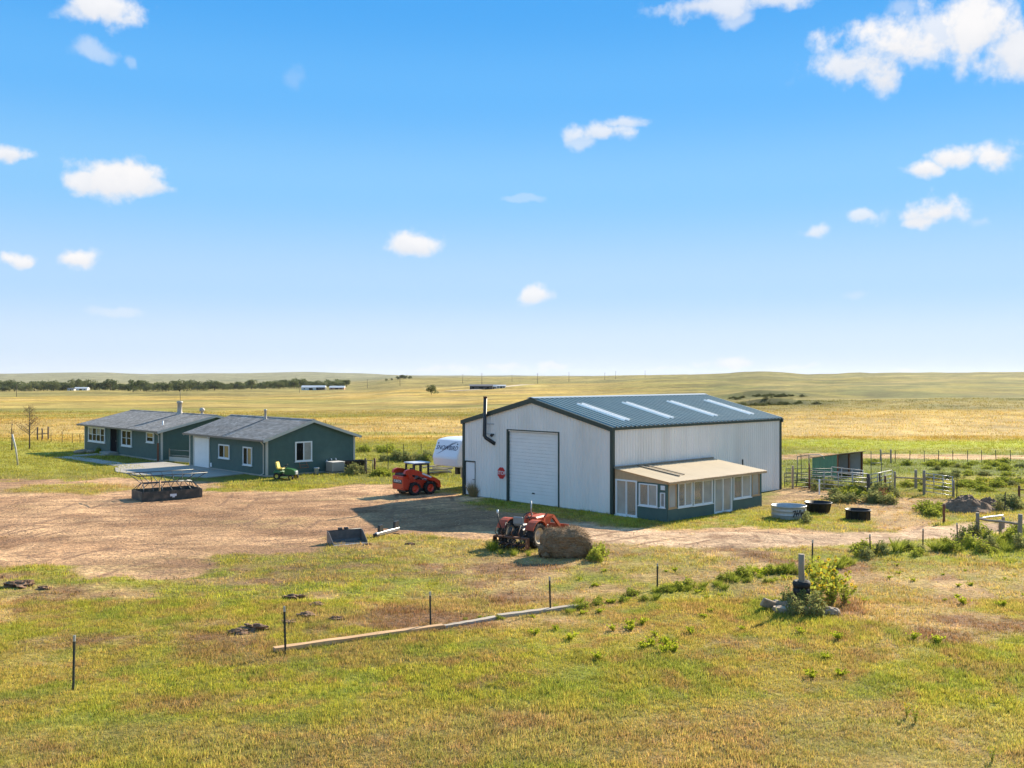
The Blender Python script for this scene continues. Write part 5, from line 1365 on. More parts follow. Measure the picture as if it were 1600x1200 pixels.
# small man gate behind the garage
wood_post(571, 740, 1.15, .07, "dark post of the little gate behind the garage", BARK)
wood_post(585.5, 741, 1.2, .08, "reddish post hinging the little gate behind the garage", RUST)
def pipe_gate(name, label, p, q, h, rails, ups, matl, r=.022, base=.12):
    a = np.array(G(*p)); b = np.array(G(*q)); d = b - a; L = float(np.hypot(*d)); t = thing(name, label, "gate" if "gate" in name else "fence panel", (a[0], a[1], ground(*a)), math.atan2(d[1], d[0]))
    zb = ground(*b) - ground(*a)
    for k in range(rails):
        z = base + (h - base) * k / (rails - 1); m_ = MB(); m_.tube([(0, 0, z), (L, 0, z + zb)], r, 7); m_.build("rail", matl, t)
    for k in range(ups):
        x = L * k / (ups - 1); m_ = MB(); m_.tube([(x, -r * 1.6, base - .1 if k in (0, ups - 1) else base), (x, -r * 1.6, h)], r, 7); m_.build("upright", matl, t)
    return t
DKPIPE = mat("dark_green_pipe", (.05,.065,.05), .5, .2, 6, 40, .05)
PALEP = mat("pale_pipe", (.34,.33,.30), .4, .15, 6, 40, .05, dirt=.2)
pipe_gate("walk_gate", "narrow pipe gate between two posts behind the garage", (573.5, 740), (583, 740.6), 1.0, 2, 2, DKPIPE, .03)
pipe_gate("corral_panel", "dark pipe panel from the shed corner to a wooden post", (1226, 762), (1264, 764), .95, 4, 3, DKPIPE, .025)
pipe_gate("corral_panel", "long pale-railed pipe panel in front of the loafing shed", (1266, 764.5), (1356, 771), 1.22, 5, 5, PALEP, .03)
pipe_gate("corral_panel", "pale pipe panel set back behind the long corral panel", (1300, 756), (1349, 763), 1.15, 4, 4, PALEP, .03)
pipe_gate("corral_panel", "pale pipe panel turning back from the dark corral post", (1358, 771), (1393, 762), 1.15, 5, 4, PALEP, .026)
pipe_gate("corral_panel", "dark pipe panel running back past the loafing shed", (1228, 754), (1300, 754), .95, 4, 4, DKPIPE, .022)
pipe_gate("pasture_gate", "grey tube gate of five rails swung between corral posts", (1446, 771), (1489, 778), 1.25, 6, 4, STEEL, .024)
wood_post(1238.5, 763.5, 1.5, .08, "rough brown wooden post nearest the metal shed corner", WOOD)
wood_post(1264.5, 765, 1.7, .055, "tall slim rusty post joining two corral panels", RUST)
wood_post(1280, 773, .95, .045, "white painted stake in front of the corral panel", WHITEP, name="white_stake")
wood_post(1357, 772, 1.25, .10, "thick dark post where the corral panels meet", BARK)
wood_post(1374.7, 770.5, 1.25, .06, "slim dark post in the corral weeds", BARK)
wood_post(1383, 768, 1.0, .07, "reddish short post behind the corral weeds", RUST)
wood_post(1398, 766, 1.2, .07, "grey post holding the end of a low pole", WOOD)
wood_post(1431, 763, 1.2, .085, "dark post beside the tube gate with a pole nailed to it", WOOD)
wood_post(1444, 773, 1.5, .085, "tall dark hinge post of the tube gate", WOOD)
wood_post(1490, 778, 1.05, .06, "latch post at the free end of the tube gate", WOOD)
rail_between((1399, 766), (1443, 772), .82, .92, .045, WOOD, "pole_rail", "low wooden pole nailed across the corral gap")
# tall square pipe frame near the shed
fr = thing("pipe_arch", "tall square pipe arch with a curved pale top by the corral", "frame", (*G(1264, 757), ground(*G(1264, 757))), .1)
k = MB(); k.tube([(0, 0, 0), (0, 0, 2.0)], .03, 7); k.build("upright", DKPIPE, fr)
k = MB(); k.tube([(-.45, .9, 0), (-.45, .9, 1.8)], .03, 7); k.build("upright", DKPIPE, fr)
k = MB(); k.tube([(0, 0, 2.0), (.75, 0, 2.0), (.98, 0, 1.92), (1.08, 0, 1.72)], .03, 7); k.build("top_bar", PALEP, fr)
k = MB(); k.tube([(0, 0, 2.0), (-.45, .9, 1.8)], .028, 7); k.build("side_bar", DKPIPE, fr)
fr2 = thing("goal_post_arch", "slim goal-shaped pipe frame standing past the loafing shed", "frame", (*G(1361, 762), ground(*G(1361, 762))), .0)
for x in (0, .68): k = MB(); k.tube([(x, 0, 0), (x, 0, 2.0 + (.4 if x == 0 else 0))], .022, 6); k.build("upright", DKPIPE, fr2)
k = MB(); k.tube([(.02, 0, 1.62), (.66, 0, 1.62)], .022, 6); k.build("cross_bar", PALEP, fr2)

# timbers lying along the fence line
def timber(p, q, w, h, label, matl, seed, lift=.0):
    a = np.array(G(*p)); b = np.array(G(*q)); d = b - a; L = float(np.hypot(*d)); r_ = random.Random(seed); n = 10
    vs = []
    for i in range(n + 1):
        x = L * i / n
        for (yy, zz) in ((-w / 2, -.02), (w / 2, -.02), (w / 2, h), (-w / 2, h)):
            vs.append((x, yy + r_.uniform(-.012, .012), zz + r_.uniform(-.008, .008) + lift * (1 - abs(2 * i / n - 1))))
    fs = [(0, 1, 2, 3), (4*n+3, 4*n+2, 4*n+1, 4*n)]
    for i in range(n):
        for k in range(4): fs.append((4*i+k, 4*i+4+k, 4*i+4+(k+1)%4, 4*i+(k+1)%4))
    m_ = MB(); m_.add(vs, fs); o = m_.build("timber", matl); o.location = (a[0], a[1], ground(*((a + b) / 2)) + .02); o.rotation_euler.z = math.atan2(d[1], d[0])
    tag(o, label, "timber")
timber((428, 1018), (692, 981), .22, .085, "long tan timber lying along the fence line between two steel posts", WOODT, 3)
timber((694, 981), (775, 967), .2, .06, "grey rotten timber half sunk in weeds between two longer timbers", WOODG, 4)
timber((778, 966), (902, 950), .22, .08, "greyish weathered timber at the weedy end of the row", WOODG, 6)

# old concrete trough, post with rubber collar, rock
def build_trough():
    g = np.array(G(1241, 958)); t = thing("concrete_trough", "broken old concrete trough sunk in weeds beside a post", "trough", (g[0], g[1], ground(*g)), math.radians(-14))
    r_ = random.Random(2)
    def chunk(x0, x1, y0, y1, z1, nm, tilt=0):
        m_ = MB(); n = 7; vs = []
        for i in range(n + 1):
            x = x0 + (x1 - x0) * i / n
            for yy, zz in ((y0, -.1), (y1, -.1), (y1, z1), (y0, z1)): vs.append((x + r_.uniform(-.02, .02), yy + r_.uniform(-.02, .02), zz + (r_.uniform(-.04, .03) if zz > 0 else 0) + tilt * (i / n)))
        fs = [(0, 1, 2, 3), (4*n+3, 4*n+2, 4*n+1, 4*n)]
        for i in range(n):
            for k in range(4): fs.append((4*i+k, 4*i+4+k, 4*i+4+(k+1)%4, 4*i+(k+1)%4))
        m_.add(vs, fs); m_.build(nm, CONCOLD, t)
    chunk(-.62, .75, -.10, .06, .18, "front_curb"); chunk(-.85, -.15, .55, .70, .22, "back_curb"); chunk(-.66, -.1, .07, .54, .07, "floor_slab")
    m_ = MB(); M = Matrix.Translation((-.75, .35, .18)) @ Matrix.Rotation(.5, 4, 'Y') @ Matrix.Rotation(.7, 4, 'Z'); m_.bbox(-.30, .30, -.05, .05, -.16, .12, .025, M); m_.build("tilted_slab", CONCOLD, t)
    g = np.array(G(1252.5, 951)); o = wood_post(1252.5, 951, 1.72, .095, "pale weathered post rising from a black rubber collar by the trough", WOOD, name="hydrant_post")
    k = thing("rubber_collar", "stacked black rubber rings around the pale post", "rubber collar", (g[0], g[1], ground(*g)), .3)
    for i, z in enumerate((.12, .34, .56, .78)):
        m_ = MB(); R_ = .24 + .012 * (i % 2); m_.lathe([(R_ - .10, z - .09), (R_, z - .11), (R_ + .03, z), (R_, z + .10), (R_ - .10, z + .09), (R_ - .12, z)], 18)
        m_.build("ring", RUBBER, k)
    b = displaced_blob("rock", (.27, .20, .17), STONE, 4, 26, 14, .35, .45, 2.4); o = b.build("rock", STONE); g = np.array(G(1298, 961)); o.location = (g[0], g[1], ground(*g) - .03); tag(o, "grey rock lying in weeds right of the old trough", "rock")
build_trough()
# dirt heap, clods
def build_heaps():
    def heap(px, py, w, d, h, label, seed):
        g = np.array(G(px, py)); n = 46; vs = []; fs = []
        for j in range(n + 1):
            for i in range(n + 1):
                x = (i / n * 2 - 1); y = (j / n * 2 - 1); rr = math.hypot(x, y)
                rr = rr * (1 + .7 * (float(fbm(x * 1.6 + seed * 3, y * 1.6, seed + 7)) - .5)); z = max(0, 1 - rr) ** .75 * (1 + 1.3 * (float(fbm(x * 2.4 + seed, y * 2.4, seed)) - .5)) + (float(fbm(x * 9, y * 9 + seed, seed + 3)) - .5) * .5 * max(0, 1 - rr)
                vs.append((x * w, y * d, z * h - .02))
        for j in range(n):
            for i in range(n): fs.append((j*(n+1)+i, j*(n+1)+i+1, (j+1)*(n+1)+i+1, (j+1)*(n+1)+i))
        m_ = MB(); m_.add(vs, fs, False); o = m_.build("soil_heap", SOIL); o.location = (g[0], g[1], ground(*g) - .02); tag(o, label, "soil heap")
    heap(1511, 797, 1.75, 1.5, .78, "tall dark soil heap beside the lane fence", 3)
    heap(1545, 793, 1.2, 1.0, .6, "smaller dark soil heap behind the tall one", 8)
    for i, (px, py, s) in enumerate(((31, 917, .42), (70, 921, .22), (395, 983, .34), (372, 988, .25), (480, 962, .28), (452, 972, .20), (525, 967, .22), (460, 933, .28), (575, 851, .18), (618, 834, .14), (640, 851, .2), (495, 945, .2))):
        g = np.array(G(px, py)); b = displaced_blob("clod", (s * 1.1, s * .8, s * .34), SOIL, 20 + i, 30, 16, .75, .55, 2.0); o = b.build("manure_clod", SOIL); o.location = (g[0], g[1], ground(*g) - .02)
        tag(o, "dark lump of manure and soil lying on the trampled grass", "clod", "dark clods on the paddock")
build_heaps()
# stones and pots by the front door, white leaning stake
def build_house_bits():
    for i, (px, py, s, m_, lab) in enumerate(((124, 708, .5, STONE, "flat grey landscaping stone at the house corner"), (131, 706, .42, STONE, "rounded dark stone against the house corner"), (141, 707, .4, STONE, "pale stone beside the path at the big window"))):
        g = np.array(G(px, py)); b = displaced_blob("stone", (s, s * .7, s * .45), m_, 40 + i, 16, 10, .15, .3, 2.3); o = b.build("garden_stone", m_); o.location = (g[0], g[1], ground(*g) - .02); tag(o, lab, "stone")
    g = G(28, 727); m_ = MB(); m_.tube([(0, 0, 0), (-.18, 0, 1.4), (-.46, 0, 2.55)], .07, 8); o = m_.build("leaning_stake", mat("pale_stake", (.55,.50,.42), .7, .15)); o.location = (*g, ground(*g)); tag(o, "pale leaning stake supporting a thin sapling on the lawn", "stake")
build_house_bits()
# ------------------------------------------------------------------ far things
def far(px, Z):
    x = (px - 800) / F * Z
    return x, Z, ground(x, Z)
def far_building(px, Z, w, d, h, roof_h, wall, roof, label, rz=0.2):
    x, y, z = far(px, Z); t = thing("far_farm_building", label, "building", (x, y, z - .3), rz)
    m_ = MB(); m_.box(-w / 2, w / 2, -d / 2, d / 2, 0, h); m_.build("wall", wall, t)
    m_ = MB(); m_.add([(-w/2-.3, -d/2-.3, h+.01), (w/2+.3, -d/2-.3, h+.01), (w/2+.3, d/2+.3, h+.01), (-w/2-.3, d/2+.3, h+.01), (-w/2-.3, 0, h+roof_h), (w/2+.3, 0, h+roof_h)], [(0,1,5,4),(2,3,4,5),(0,4,3),(1,2,5),(0,3,2,1)]); m_.build("roof", roof, t)
    m_ = MB(); m_.box(-w * .1, w * .1, -d / 2 - .06, -d / 2 - .002, 0, h * .8); m_.build("door", DARKIN, t)
    for q in (-.34, .3):
        m_ = MB(); m_.box(w * q - .6, w * q + .6, -d / 2 - .05, -d / 2 - .002, h * .4, h * .75); m_.build("window", PANE_D, t)
DKRF = mat("far_dark_roof", (.10,.10,.11), .7, .1); DKWL = mat("far_dark_wall", (.075,.07,.065), .8, .15); LTWL = mat("far_white_wall", (.6,.6,.58), .6, .08); REDWL = mat("far_tan_wall", (.42,.24,.15), .7, .1)
far_building(752, 545, 12.5, 8, 2.2, .9, DKWL, DKRF, "long dark farm building alone on the far slope", 0)
far_building(771, 548, 3.2, 3, 1.6, 1.0, LTWL, LTWL, "small white hut between a dark barn and white trailer", 0)
far_building(783, 552, 5.0, 3, 1.5, .6, LTWL, LTWL, "low white shed at the end of the far farmstead", 0)
far_building(487, 1030, 20, 9, 3.2, 2.0, LTWL, LTWL, "long pale building in front of the far tree belt", 0)
far_building(502, 1015, 9, 8, 3, 2.0, DKWL, LTWL, "grey farmhouse at the right end of the tree belt", 0)
far_building(527, 1000, 15, 8, 2.6, 1.8, REDWL, LTWL, "tan house with pale roof past the tree belt", 0)
far_building(128, 1060, 14, 7, 2.4, 1.4, LTWL, LTWL, "white building in front of the left tree belt", 0)
far_building(112, 1050, 7, 5, 2.0, 1.0, LTWL, DKRF, "small white outbuilding with dark roof by the trees", 0)
def pole_mesh():
    m_ = MB(); m_.tube([(0, 0, -.5), (0, 0, 9.5)], [.20, .13], 7); return m_.mesh("pole_shaft", BARK)
pm = pole_mesh(); am = MB().tube([(-1.1, 0, 8.9), (1.1, 0, 8.9)], .07, 6).mesh("cross_arm", BARK)
for (px, Z, s) in ((26, 620, .85), (468, 800, .85), (574, 950, .9), (625, 760, .9), (723, 900, .9), (753, 640, .85), (800, 1000, .9), (840, 720, .95), (889, 880, .9), (945, 1000, .9), (962, 1050, .9), (1008, 1150, .9)):
    x, y, z = far(px, Z); t = thing("utility_pole", "wooden utility pole standing in the far fields", "utility pole", (x, y, z), .5, "utility poles across the far fields"); t.scale = (s, s, s)
    inst(pm, "shaft", t); inst(am, "cross_arm", t)

# ------------------------------------------------------------------ trees
def leaf_mat(name, c1, c2, tr=.35):
    m = bpy.data.materials.new(name); m.use_nodes = True
    n = m.node_tree.nodes; l = m.node_tree.links; n.clear()
    out = n.new("ShaderNodeOutputMaterial"); b = n.new("ShaderNodeBsdfDiffuse"); t = n.new("ShaderNodeBsdfTranslucent"); ms = n.new("ShaderNodeMixShader"); ms.inputs[0].default_value = tr
    oi = n.new("ShaderNodeObjectInfo"); geo = n.new("ShaderNodeNewGeometry"); nz = n.new("ShaderNodeTexNoise"); nz.inputs["Scale"].default_value = 1.7; tc = n.new("ShaderNodeTexCoord"); l.new(tc.outputs["Object"], nz.inputs[0])
    ad = n.new("ShaderNodeMath"); ad.operation = 'MULTIPLY_ADD'; ad.inputs[1].default_value = .5; l.new(geo.outputs["Random Per Island"], ad.inputs[0]); l.new(oi.outputs["Random"], ad.inputs[2])
    fr = n.new("ShaderNodeMath"); fr.operation = 'MULTIPLY_ADD'; fr.inputs[1].default_value = .5; l.new(ad.outputs[0], fr.inputs[0]); l.new(nz.outputs[0], fr.inputs[2])
    mr = n.new("ShaderNodeMapRange"); mr.inputs[1].default_value = .35; mr.inputs[2].default_value = 1.2; l.new(fr.outputs[0], mr.inputs[0])
    mx = n.new("ShaderNodeMix"); mx.data_type = 'RGBA'; mx.inputs[6].default_value = (*c1, 1); mx.inputs[7].default_value = (*c2, 1); l.new(mr.outputs[0], mx.inputs[0])
    l.new(mx.outputs[2], b.inputs[0]); l.new(mx.outputs[2], t.inputs[0]); l.new(b.outputs[0], ms.inputs[1]); l.new(t.outputs[0], ms.inputs[2]); l.new(ms.outputs[0], out.inputs[0])
    return m
LEAFD = leaf_mat("belt_leaves", (.075,.10,.04), (.19,.20,.08))
LEAFG = leaf_mat("weed_leaves", (.20,.245,.035), (.40,.42,.06), .55)
LEAFY = leaf_mat("bright_leaves", (.28,.34,.02), (.46,.48,.04), .5)
LEAFS = leaf_mat("sage_leaves", (.17,.20,.07), (.31,.31,.11), .45)
LEAFB = leaf_mat("dry_leaves", (.20,.10,.05), (.34,.20,.09), .3)
DRYST = leaf_mat("dry_stalks", (.36,.25,.11), (.50,.37,.18), .3)
PETAL = leaf_mat("yellow_petals", (.75,.48,.02), (.85,.60,.04), .3)
def crown_mesh(seed, n=900, w=.5, h=.62, leaf=.085):
    r_ = np.random.default_rng(seed); vs = []; fs = []
    cl = [(r_.uniform(-.55, .55) * w, r_.uniform(-.55, .55) * w, r_.uniform(.16, .86), r_.uniform(.14, .26)) for _ in range(17)]
    for k in range(n):
        c = cl[r_.integers(0, len(cl))]
        d = r_.normal(size=3); d /= np.linalg.norm(d); rr = c[3] * r_.uniform(.55, 1.05)
        p = np.array([c[0], c[1], c[2] * h / .62 * .95]) + d * rr * np.array([1, 1, .85])
        if p[2] < .03: continue
        a = r_.normal(size=3); a /= np.linalg.norm(a); b = np.cross(a, r_.normal(size=3)); b /= np.linalg.norm(b)
        s = leaf * r_.uniform(.5, 1.1); n0 = len(vs)
        vs += [tuple(p - a * s * .6), tuple(p + b * s * .45), tuple(p + a * s * .7), tuple(p - b * s * .45)]; fs.append((n0, n0 + 1, n0 + 2, n0 + 3))
    m_ = MB(); m_.add(vs, fs); return m_.mesh("crown", LEAFD)
def trunk_mesh(seed):
    r_ = random.Random(seed); m_ = MB(); m_.tube([(0, 0, -.03), (.01, 0, .2), (r_.uniform(-.03, .03), 0, .55)], [.032, .024, .01], 7)
    for k in range(5):
        a = r_.uniform(0, 6.28); z = r_.uniform(.16, .4); m_.tube([(0, 0, z), (math.cos(a) * .15, math.sin(a) * .15, z + .16), (math.cos(a) * .28, math.sin(a) * .28, z + .26)], [.014, .009, .004], 5)
    return m_.mesh("trunk", BARK)
CROWNS = [crown_mesh(s, 950, w) for s, w in ((1, .62), (2, .8), (3, .5), (4, .95), (5, .7))]
TRUNKS = [trunk_mesh(s) for s in range(3)]
def tree(px, Z, h, label, group=None, k=None, wide=1.0, dz=0):
    x, y, z = far(px, Z); t = thing("tree", label, "tree", (x, y, z + dz), rng.uniform(0, 6.28), group); t.scale = (h * wide, h * wide, h)
    inst(TRUNKS[rng.randrange(3)], "trunk", t); inst(CROWNS[rng.randrange(5) if k is None else k], "crown", t)
tree(674, 440, 5.0, "single dark round tree standing alone in the golden field", k=1, wide=1.0)
tree(208, 930, 12.5, "large round tree standing forward of the far tree belt", k=3)
tr_r = random.Random(77)
px = -14
while px < 545:
    Z = 1120 + tr_r.uniform(-60, 120); h = tr_r.choice((1, 1, 1, .62)) * tr_r.uniform(8.0, 15.5) * (.85 if px > 300 else 1) * (.8 if px > 500 else 1)
    rng.seed(int(px * 10)); tree(px, Z, h, "dense green tree in the belt along the far valley", "trees of the far valley belt", None, tr_r.uniform(1.0, 1.35))
    px += tr_r.uniform(2.2, 7.5)
for i, (p_, Z, h) in enumerate(((622, 1500, 7), (628, 1510, 9), (633, 1500, 8), (641, 1520, 7), (604, 1500, 4.5), (612, 1490, 4))):
    rng.seed(i); tree(p_, Z, h, "small dark tree in the clump on the skyline", "tree clump on the skyline")
# far belt seen as one mass behind the single trees
def belt_mass():
    r_ = np.random.default_rng(9); N = 9000
    px_ = r_.uniform(-60, 545, N); Z = 1400 + r_.uniform(0, 130, N) + (px_ > 400) * 60; x = (px_ - 800) / F * Z; z = zt(x, Z)
    hmax = (5.5 + 5 * vnoise(px_ / 7, px_ * 0, 4)) * np.where(px_ > 540, .55, 1)
    zz = z + r_.uniform(0, 1, N) ** .8 * hmax
    a = r_.normal(size=(N, 3)); a /= np.linalg.norm(a, axis=1)[:, None]; b = np.cross(a, r_.normal(size=(N, 3))); b /= np.linalg.norm(b, axis=1)[:, None]
    P = np.stack([x, Z, zz], -1); s = r_.uniform(.8, 1.9, N)[:, None]
    vs = np.stack([P - a * s, P + b * s * .7, P + a * s, P - b * s * .7], 1).reshape(-1, 3)
    m_ = MB(); m_.v = [tuple(q) for q in vs]; m_.f = [(4*i, 4*i+1, 4*i+2, 4*i+3) for i in range(N)]; m_.sm = [False] * N
    o = m_.build("far_wood", LEAFD); o["kind"] = "stuff"; o["label"] = "far wood that reads as one dark green band in the valley"; o["category"] = "wood"
belt_mass()

# dead sapling and thin stick tree on the lawn
def sapling(px, py, h, label, leaves, seed, spread=.5):
    g = G(px, py); r_ = random.Random(seed); t = thing("sapling", label, "sapling", (*g, ground(*g)))
    tr = MB(); tr.tube([(0, 0, -.05), (.02, 0, h * .3), (-.02, 0, h * .65), (.03, 0, h)], [.075, .06, .04, .012], 7); tr.build("trunk", BARK, t)
    br = MB(); tips = []
    for k in range(26 if leaves else 8):
        z = h * r_.uniform(.28, .95); a = r_.uniform(0, 6.28); L = spread * h * (1.1 - z / h) * r_.uniform(.6, 1)
        p1 = Vector((math.cos(a) * L * .5, math.sin(a) * L * .5, z + L * .35)); p2 = Vector((math.cos(a) * L, math.sin(a) * L, z + L * .85))
        br.tube([(0, 0, z), p1, p2], [.022, .014, .006], 5); tips += [p1, p2, p1.lerp(p2, .5)]
        for q in range(2):
            d = Vector((r_.uniform(-1, 1), r_.uniform(-1, 1), r_.uniform(.2, 1))) * .3; br.tube([p1, p1 + d], [.01, .004], 4); tips.append(p1 + d)
    br.build("branches", BARK, t)
    if leaves:
        lf = MB()
        for k in range(420):
            p = r_.choice(tips) + Vector((r_.gauss(0, .12), r_.gauss(0, .12), r_.gauss(0, .12))); a = Vector((r_.gauss(0, 1), r_.gauss(0, 1), r_.gauss(0, 1))).normalized() * .055; b = a.orthogonal().normalized() * .03
            lf.add([p - a, p + b, p + a, p - b], [(0, 1, 2, 3)])
        lf.build("crown", LEAFB, t)
sapling(46, 702, 4.3, "dead brown sapling with bare branches on the lawn", True, 4)
sapling(18.5, 704, 3.0, "spindly bare stick tree beside the leaning stake", False, 6, .2)

# ------------------------------------------------------------------ weeds and plants
def weed_mesh(kind, seed):
    r_ = np.random.default_rng(seed); L = []; 
    parts = {}
    def leaf(dst, p, d, s, w):
        d = Vector(d).normalized(); sd = d.cross(Vector((r_.normal(), r_.normal(), r_.normal()))).normalized() * s * w
        p = Vector(p); dst.add([p, p + d * s * .5 + sd, p + d * s, p + d * s * .5 - sd], [(0, 1, 2, 3)])
    fol = MB(); st = MB(); fl = MB(); ctr = MB()
    nst = {"bush": 44, "grass": 0, "sun": 11, "low": 14}[kind]
    for k in range(nst):
        a = r_.uniform(0, 6.28); sp = r_.uniform(.1, .55) * (1.2 if kind == "low" else 1); h = r_.uniform(.6, 1.0) * (.4 if kind == "low" else 1)
        top = Vector((math.cos(a) * sp, math.sin(a) * sp, h)); mid = Vector((math.cos(a) * sp * .45, math.sin(a) * sp * .45, h * .55))
        if kind == "bush":
            ox, oy = r_.normal() * .24, r_.normal() * .24; off = Vector((ox, oy, 0)); h2 = h * (1.05 - .8 * min(1, math.hypot(ox, oy) / .6)); top = Vector((math.cos(a) * sp * .35 + ox, math.sin(a) * sp * .35 + oy, h2)); mid = Vector((math.cos(a) * sp * .12 + ox, math.sin(a) * sp * .12 + oy, h2 * .55)); st.tube([(ox, oy, -.02), mid, top], [.010, .007, .003], 4, cap=False)
        else: st.tube([(math.cos(a) * .05, math.sin(a) * .05, -.02), mid, top], [.012, .009, .004], 4, cap=False); off = Vector((0, 0, 0))
        for q in range(11 if kind == "bush" else 12):
            f = r_.uniform(.1, 1.05); p = off.lerp(mid, f * 2) if f < .5 else mid.lerp(top, (f - .5) * 2)
            leaf(fol, p, (r_.normal(), r_.normal(), r_.uniform(-.2, .9)), r_.uniform(.09, .20) * (1.15 if kind != "bush" else .85), .30)
        if kind == "sun" and k < 9:
            d = Vector((r_.normal() * .5, -1 + r_.normal() * .6, .5)).normalized(); e1 = d.orthogonal().normalized(); e2 = d.cross(e1); c = top + d * .02; R_ = .065
            for q in range(10):
                b = q * math.pi / 5; o1 = e1 * math.cos(b) + e2 * math.sin(b); sd = d.cross(o1) * R_ * .33
                fl.add([c + o1 * R_ * .25 - sd * .5, c + o1 * R_ * .25 + sd * .5, c + o1 * R_ + sd * .6, c + o1 * R_ * 1.25, c + o1 * R_ - sd * .6], [(0, 1, 2, 3, 4)])
            ctr.tube([c - d * .004, c + d * .012], R_ * .34, 8)
    if kind == "grass":
        for k in range(250):
            a = r_.uniform(0, 6.28); rr = r_.uniform(0, .34); b = Vector((math.cos(a) * rr, math.sin(a) * rr, -.02)); h = r_.uniform(.45, 1.0); ln = Vector((r_.normal() * .18 + math.cos(a) * .2, r_.normal() * .18 + math.sin(a) * .2, h))
            sd = ln.cross(Vector((r_.normal(), r_.normal(), .1))).normalized() * .007; m1 = b + ln * .6
            fol.add([b - sd, b + sd, m1 + sd * .7, b + ln + Vector((ln.x * .4, ln.y * .4, -.05)), m1 - sd * .7], [(0, 1, 2, 3, 4)])
    return fol, st, fl, ctr
def variants(kind, leafm, seeds):
    out = []
    for s in seeds:
        f, st, fl, c = weed_mesh(kind, s)
        out.append([("foliage", f.mesh("foliage", leafm))] + ([("stems", st.mesh("stems", DRYST))] if st.v else []) + ([("petals", fl.mesh("petals", PETAL)), ("flower_centres", c.mesh("flower_centres", BARK))] if fl.v else []))
    return out
WV = {"bush": variants("bush", LEAFG, (1, 2, 3)), "sage": variants("bush", LEAFS, (4, 5)), "grass": variants("grass", LEAFG, (6, 7)), "dry": variants("grass", DRYST, (8, 9)),
      "sun": variants("sun", LEAFG, (10, 11)), "low": variants("low", LEAFY, (12, 13)), "lowg": variants("low", LEAFG, (14,)), "red": variants("bush", LEAFB, (15,)), "scrub": variants("bush", LEAFD, (16, 17))}
wr = random.Random(31)
def plant(kind, px, py, h, label, group, wide=1.0, name="weed", world=None):
    g = G(px, py) if world is None else world
    if name == "weed": name = {"bush": "leafy_weed", "grass": "tall_grass_clump", "sage": "sage_weed", "dry": "dead_stalks", "low": "weed_rosette", "lowg": "weed_rosette", "red": "dock_weed", "scrub": "darkening_scrub"}.get(kind, name)
    pre = {"bush": "leafy, ", "grass": "grassy, ", "sage": "feathery, ", "low": "flat, "}.get(kind, "")
    label = pre + label; group = group + {"bush": " (leafy)", "grass": " (grassy)", "sage": " (feathery)"}.get(kind, "")
    t = thing(name, label, "plant", (*g, ground(*g) - .01), wr.uniform(0, 6.28), group); s = h * wr.uniform(.85, 1.15); t.scale = (s * wide, s * wide, s)
    for nm, me in wr.choice(WV[kind]):
        q = inst(me, nm, t)
        if nm in ("stems", "foliage"): q["kind"] = "stuff"
# along the fence line
for i in range(46):
    f = i / 45; px = 735 + f * 515 + wr.uniform(-8, 8); py = 972 - f * 74 + wr.uniform(-5, 7)
    k = wr.choice(["bush", "grass", "low", "grass", "bush"]); hh = wr.uniform(.16, .32) * (1 if px > 880 else .6)
    plant(k, px, py, hh, "green weed growing along the foreground fence line", "weeds along the fence line", 1.25)
for (px, py) in ((1140, 906), (1155, 903), (1168, 905), (1128, 909), (1060, 922), (1075, 918), (1205, 898), (1225, 896), (1040, 925), (985, 932)): plant("bush", px, py, .42, "larger dark green bush-like weed on the fence line", "bushy weeds on the fence line", 1.1)
for (px, py) in ((1272, 936), (1285, 925), (1298, 940), (1310, 930), (1278, 950), (1300, 948), (1292, 915), (1318, 945)): plant("sun", px, py, .95, "wild sunflower with yellow heads growing by the old trough", "sunflowers by the trough", .9, "sunflower")
for (px, py) in ((1243, 949), (1256, 955), (1232, 948), (1262, 945), (1240, 962), (1275, 962)): plant("sage", px, py, .8, "grey-green weed growing out of the old trough", "weeds in the trough", .8)
for i in range(26):
    px = wr.uniform(1318, 1620); py = 872 - (px - 1318) * .06 + wr.uniform(-10, 8); plant(wr.choice(["bush", "grass", "sage"]), px, py, wr.uniform(.35, .65), "tall tangled weed below the lane fence", "tall weeds below the lane fence", 1.2)
for i in range(16): plant(wr.choice(["grass", "sage", "bush"]), wr.uniform(1500, 1610), wr.uniform(835, 862), wr.uniform(.5, .8), "tall tangled weed below the lane fence", "tall weeds below the lane fence", 1.0)
for i in range(22): plant(wr.choice(["sage", "bush", "sage"]), wr.uniform(1300, 1400), wr.uniform(768, 788), wr.uniform(.45, .8), "grey-green bushy weed in front of the corral panels", "weeds in front of the corral", 1.7)
for i in range(14): plant("sage", wr.uniform(1262, 1355), wr.uniform(758, 768), wr.uniform(.5, .8), "grey-green weed growing through the corral panels", "weeds through the corral panels", 1.2)
for (px, py) in ((1385, 779), (1377, 782)): plant("red", px, py, .8, "rusty red dried dock weed in front of the corral", "red weeds at the corral")
for i in range(12): plant("bush", wr.uniform(1440, 1472), wr.uniform(795, 806), wr.uniform(.45, .75), "bright bushy weed patch by the brown post", "weeds by the brown post", 1.4)
for i in range(9): plant("sage", wr.uniform(1560, 1600), wr.uniform(790, 802), wr.uniform(.6, .9), "dark bushy weed beside the soil heaps", "weeds beside the soil heaps", 1.2)
for i in range(18): plant(wr.choice(["sage", "bush"]), wr.uniform(1460, 1640), wr.uniform(733, 764), wr.uniform(.35, .6), "grey-green weed clump in the right paddock", "weed clumps in the right paddock", 2.6)
for i in range(18): plant("bush", wr.uniform(1350, 1640), wr.uniform(723, 729), wr.uniform(.35, .6), "dark weed clump along the far pasture fence", "weed clumps along the pasture fence", 2.4)
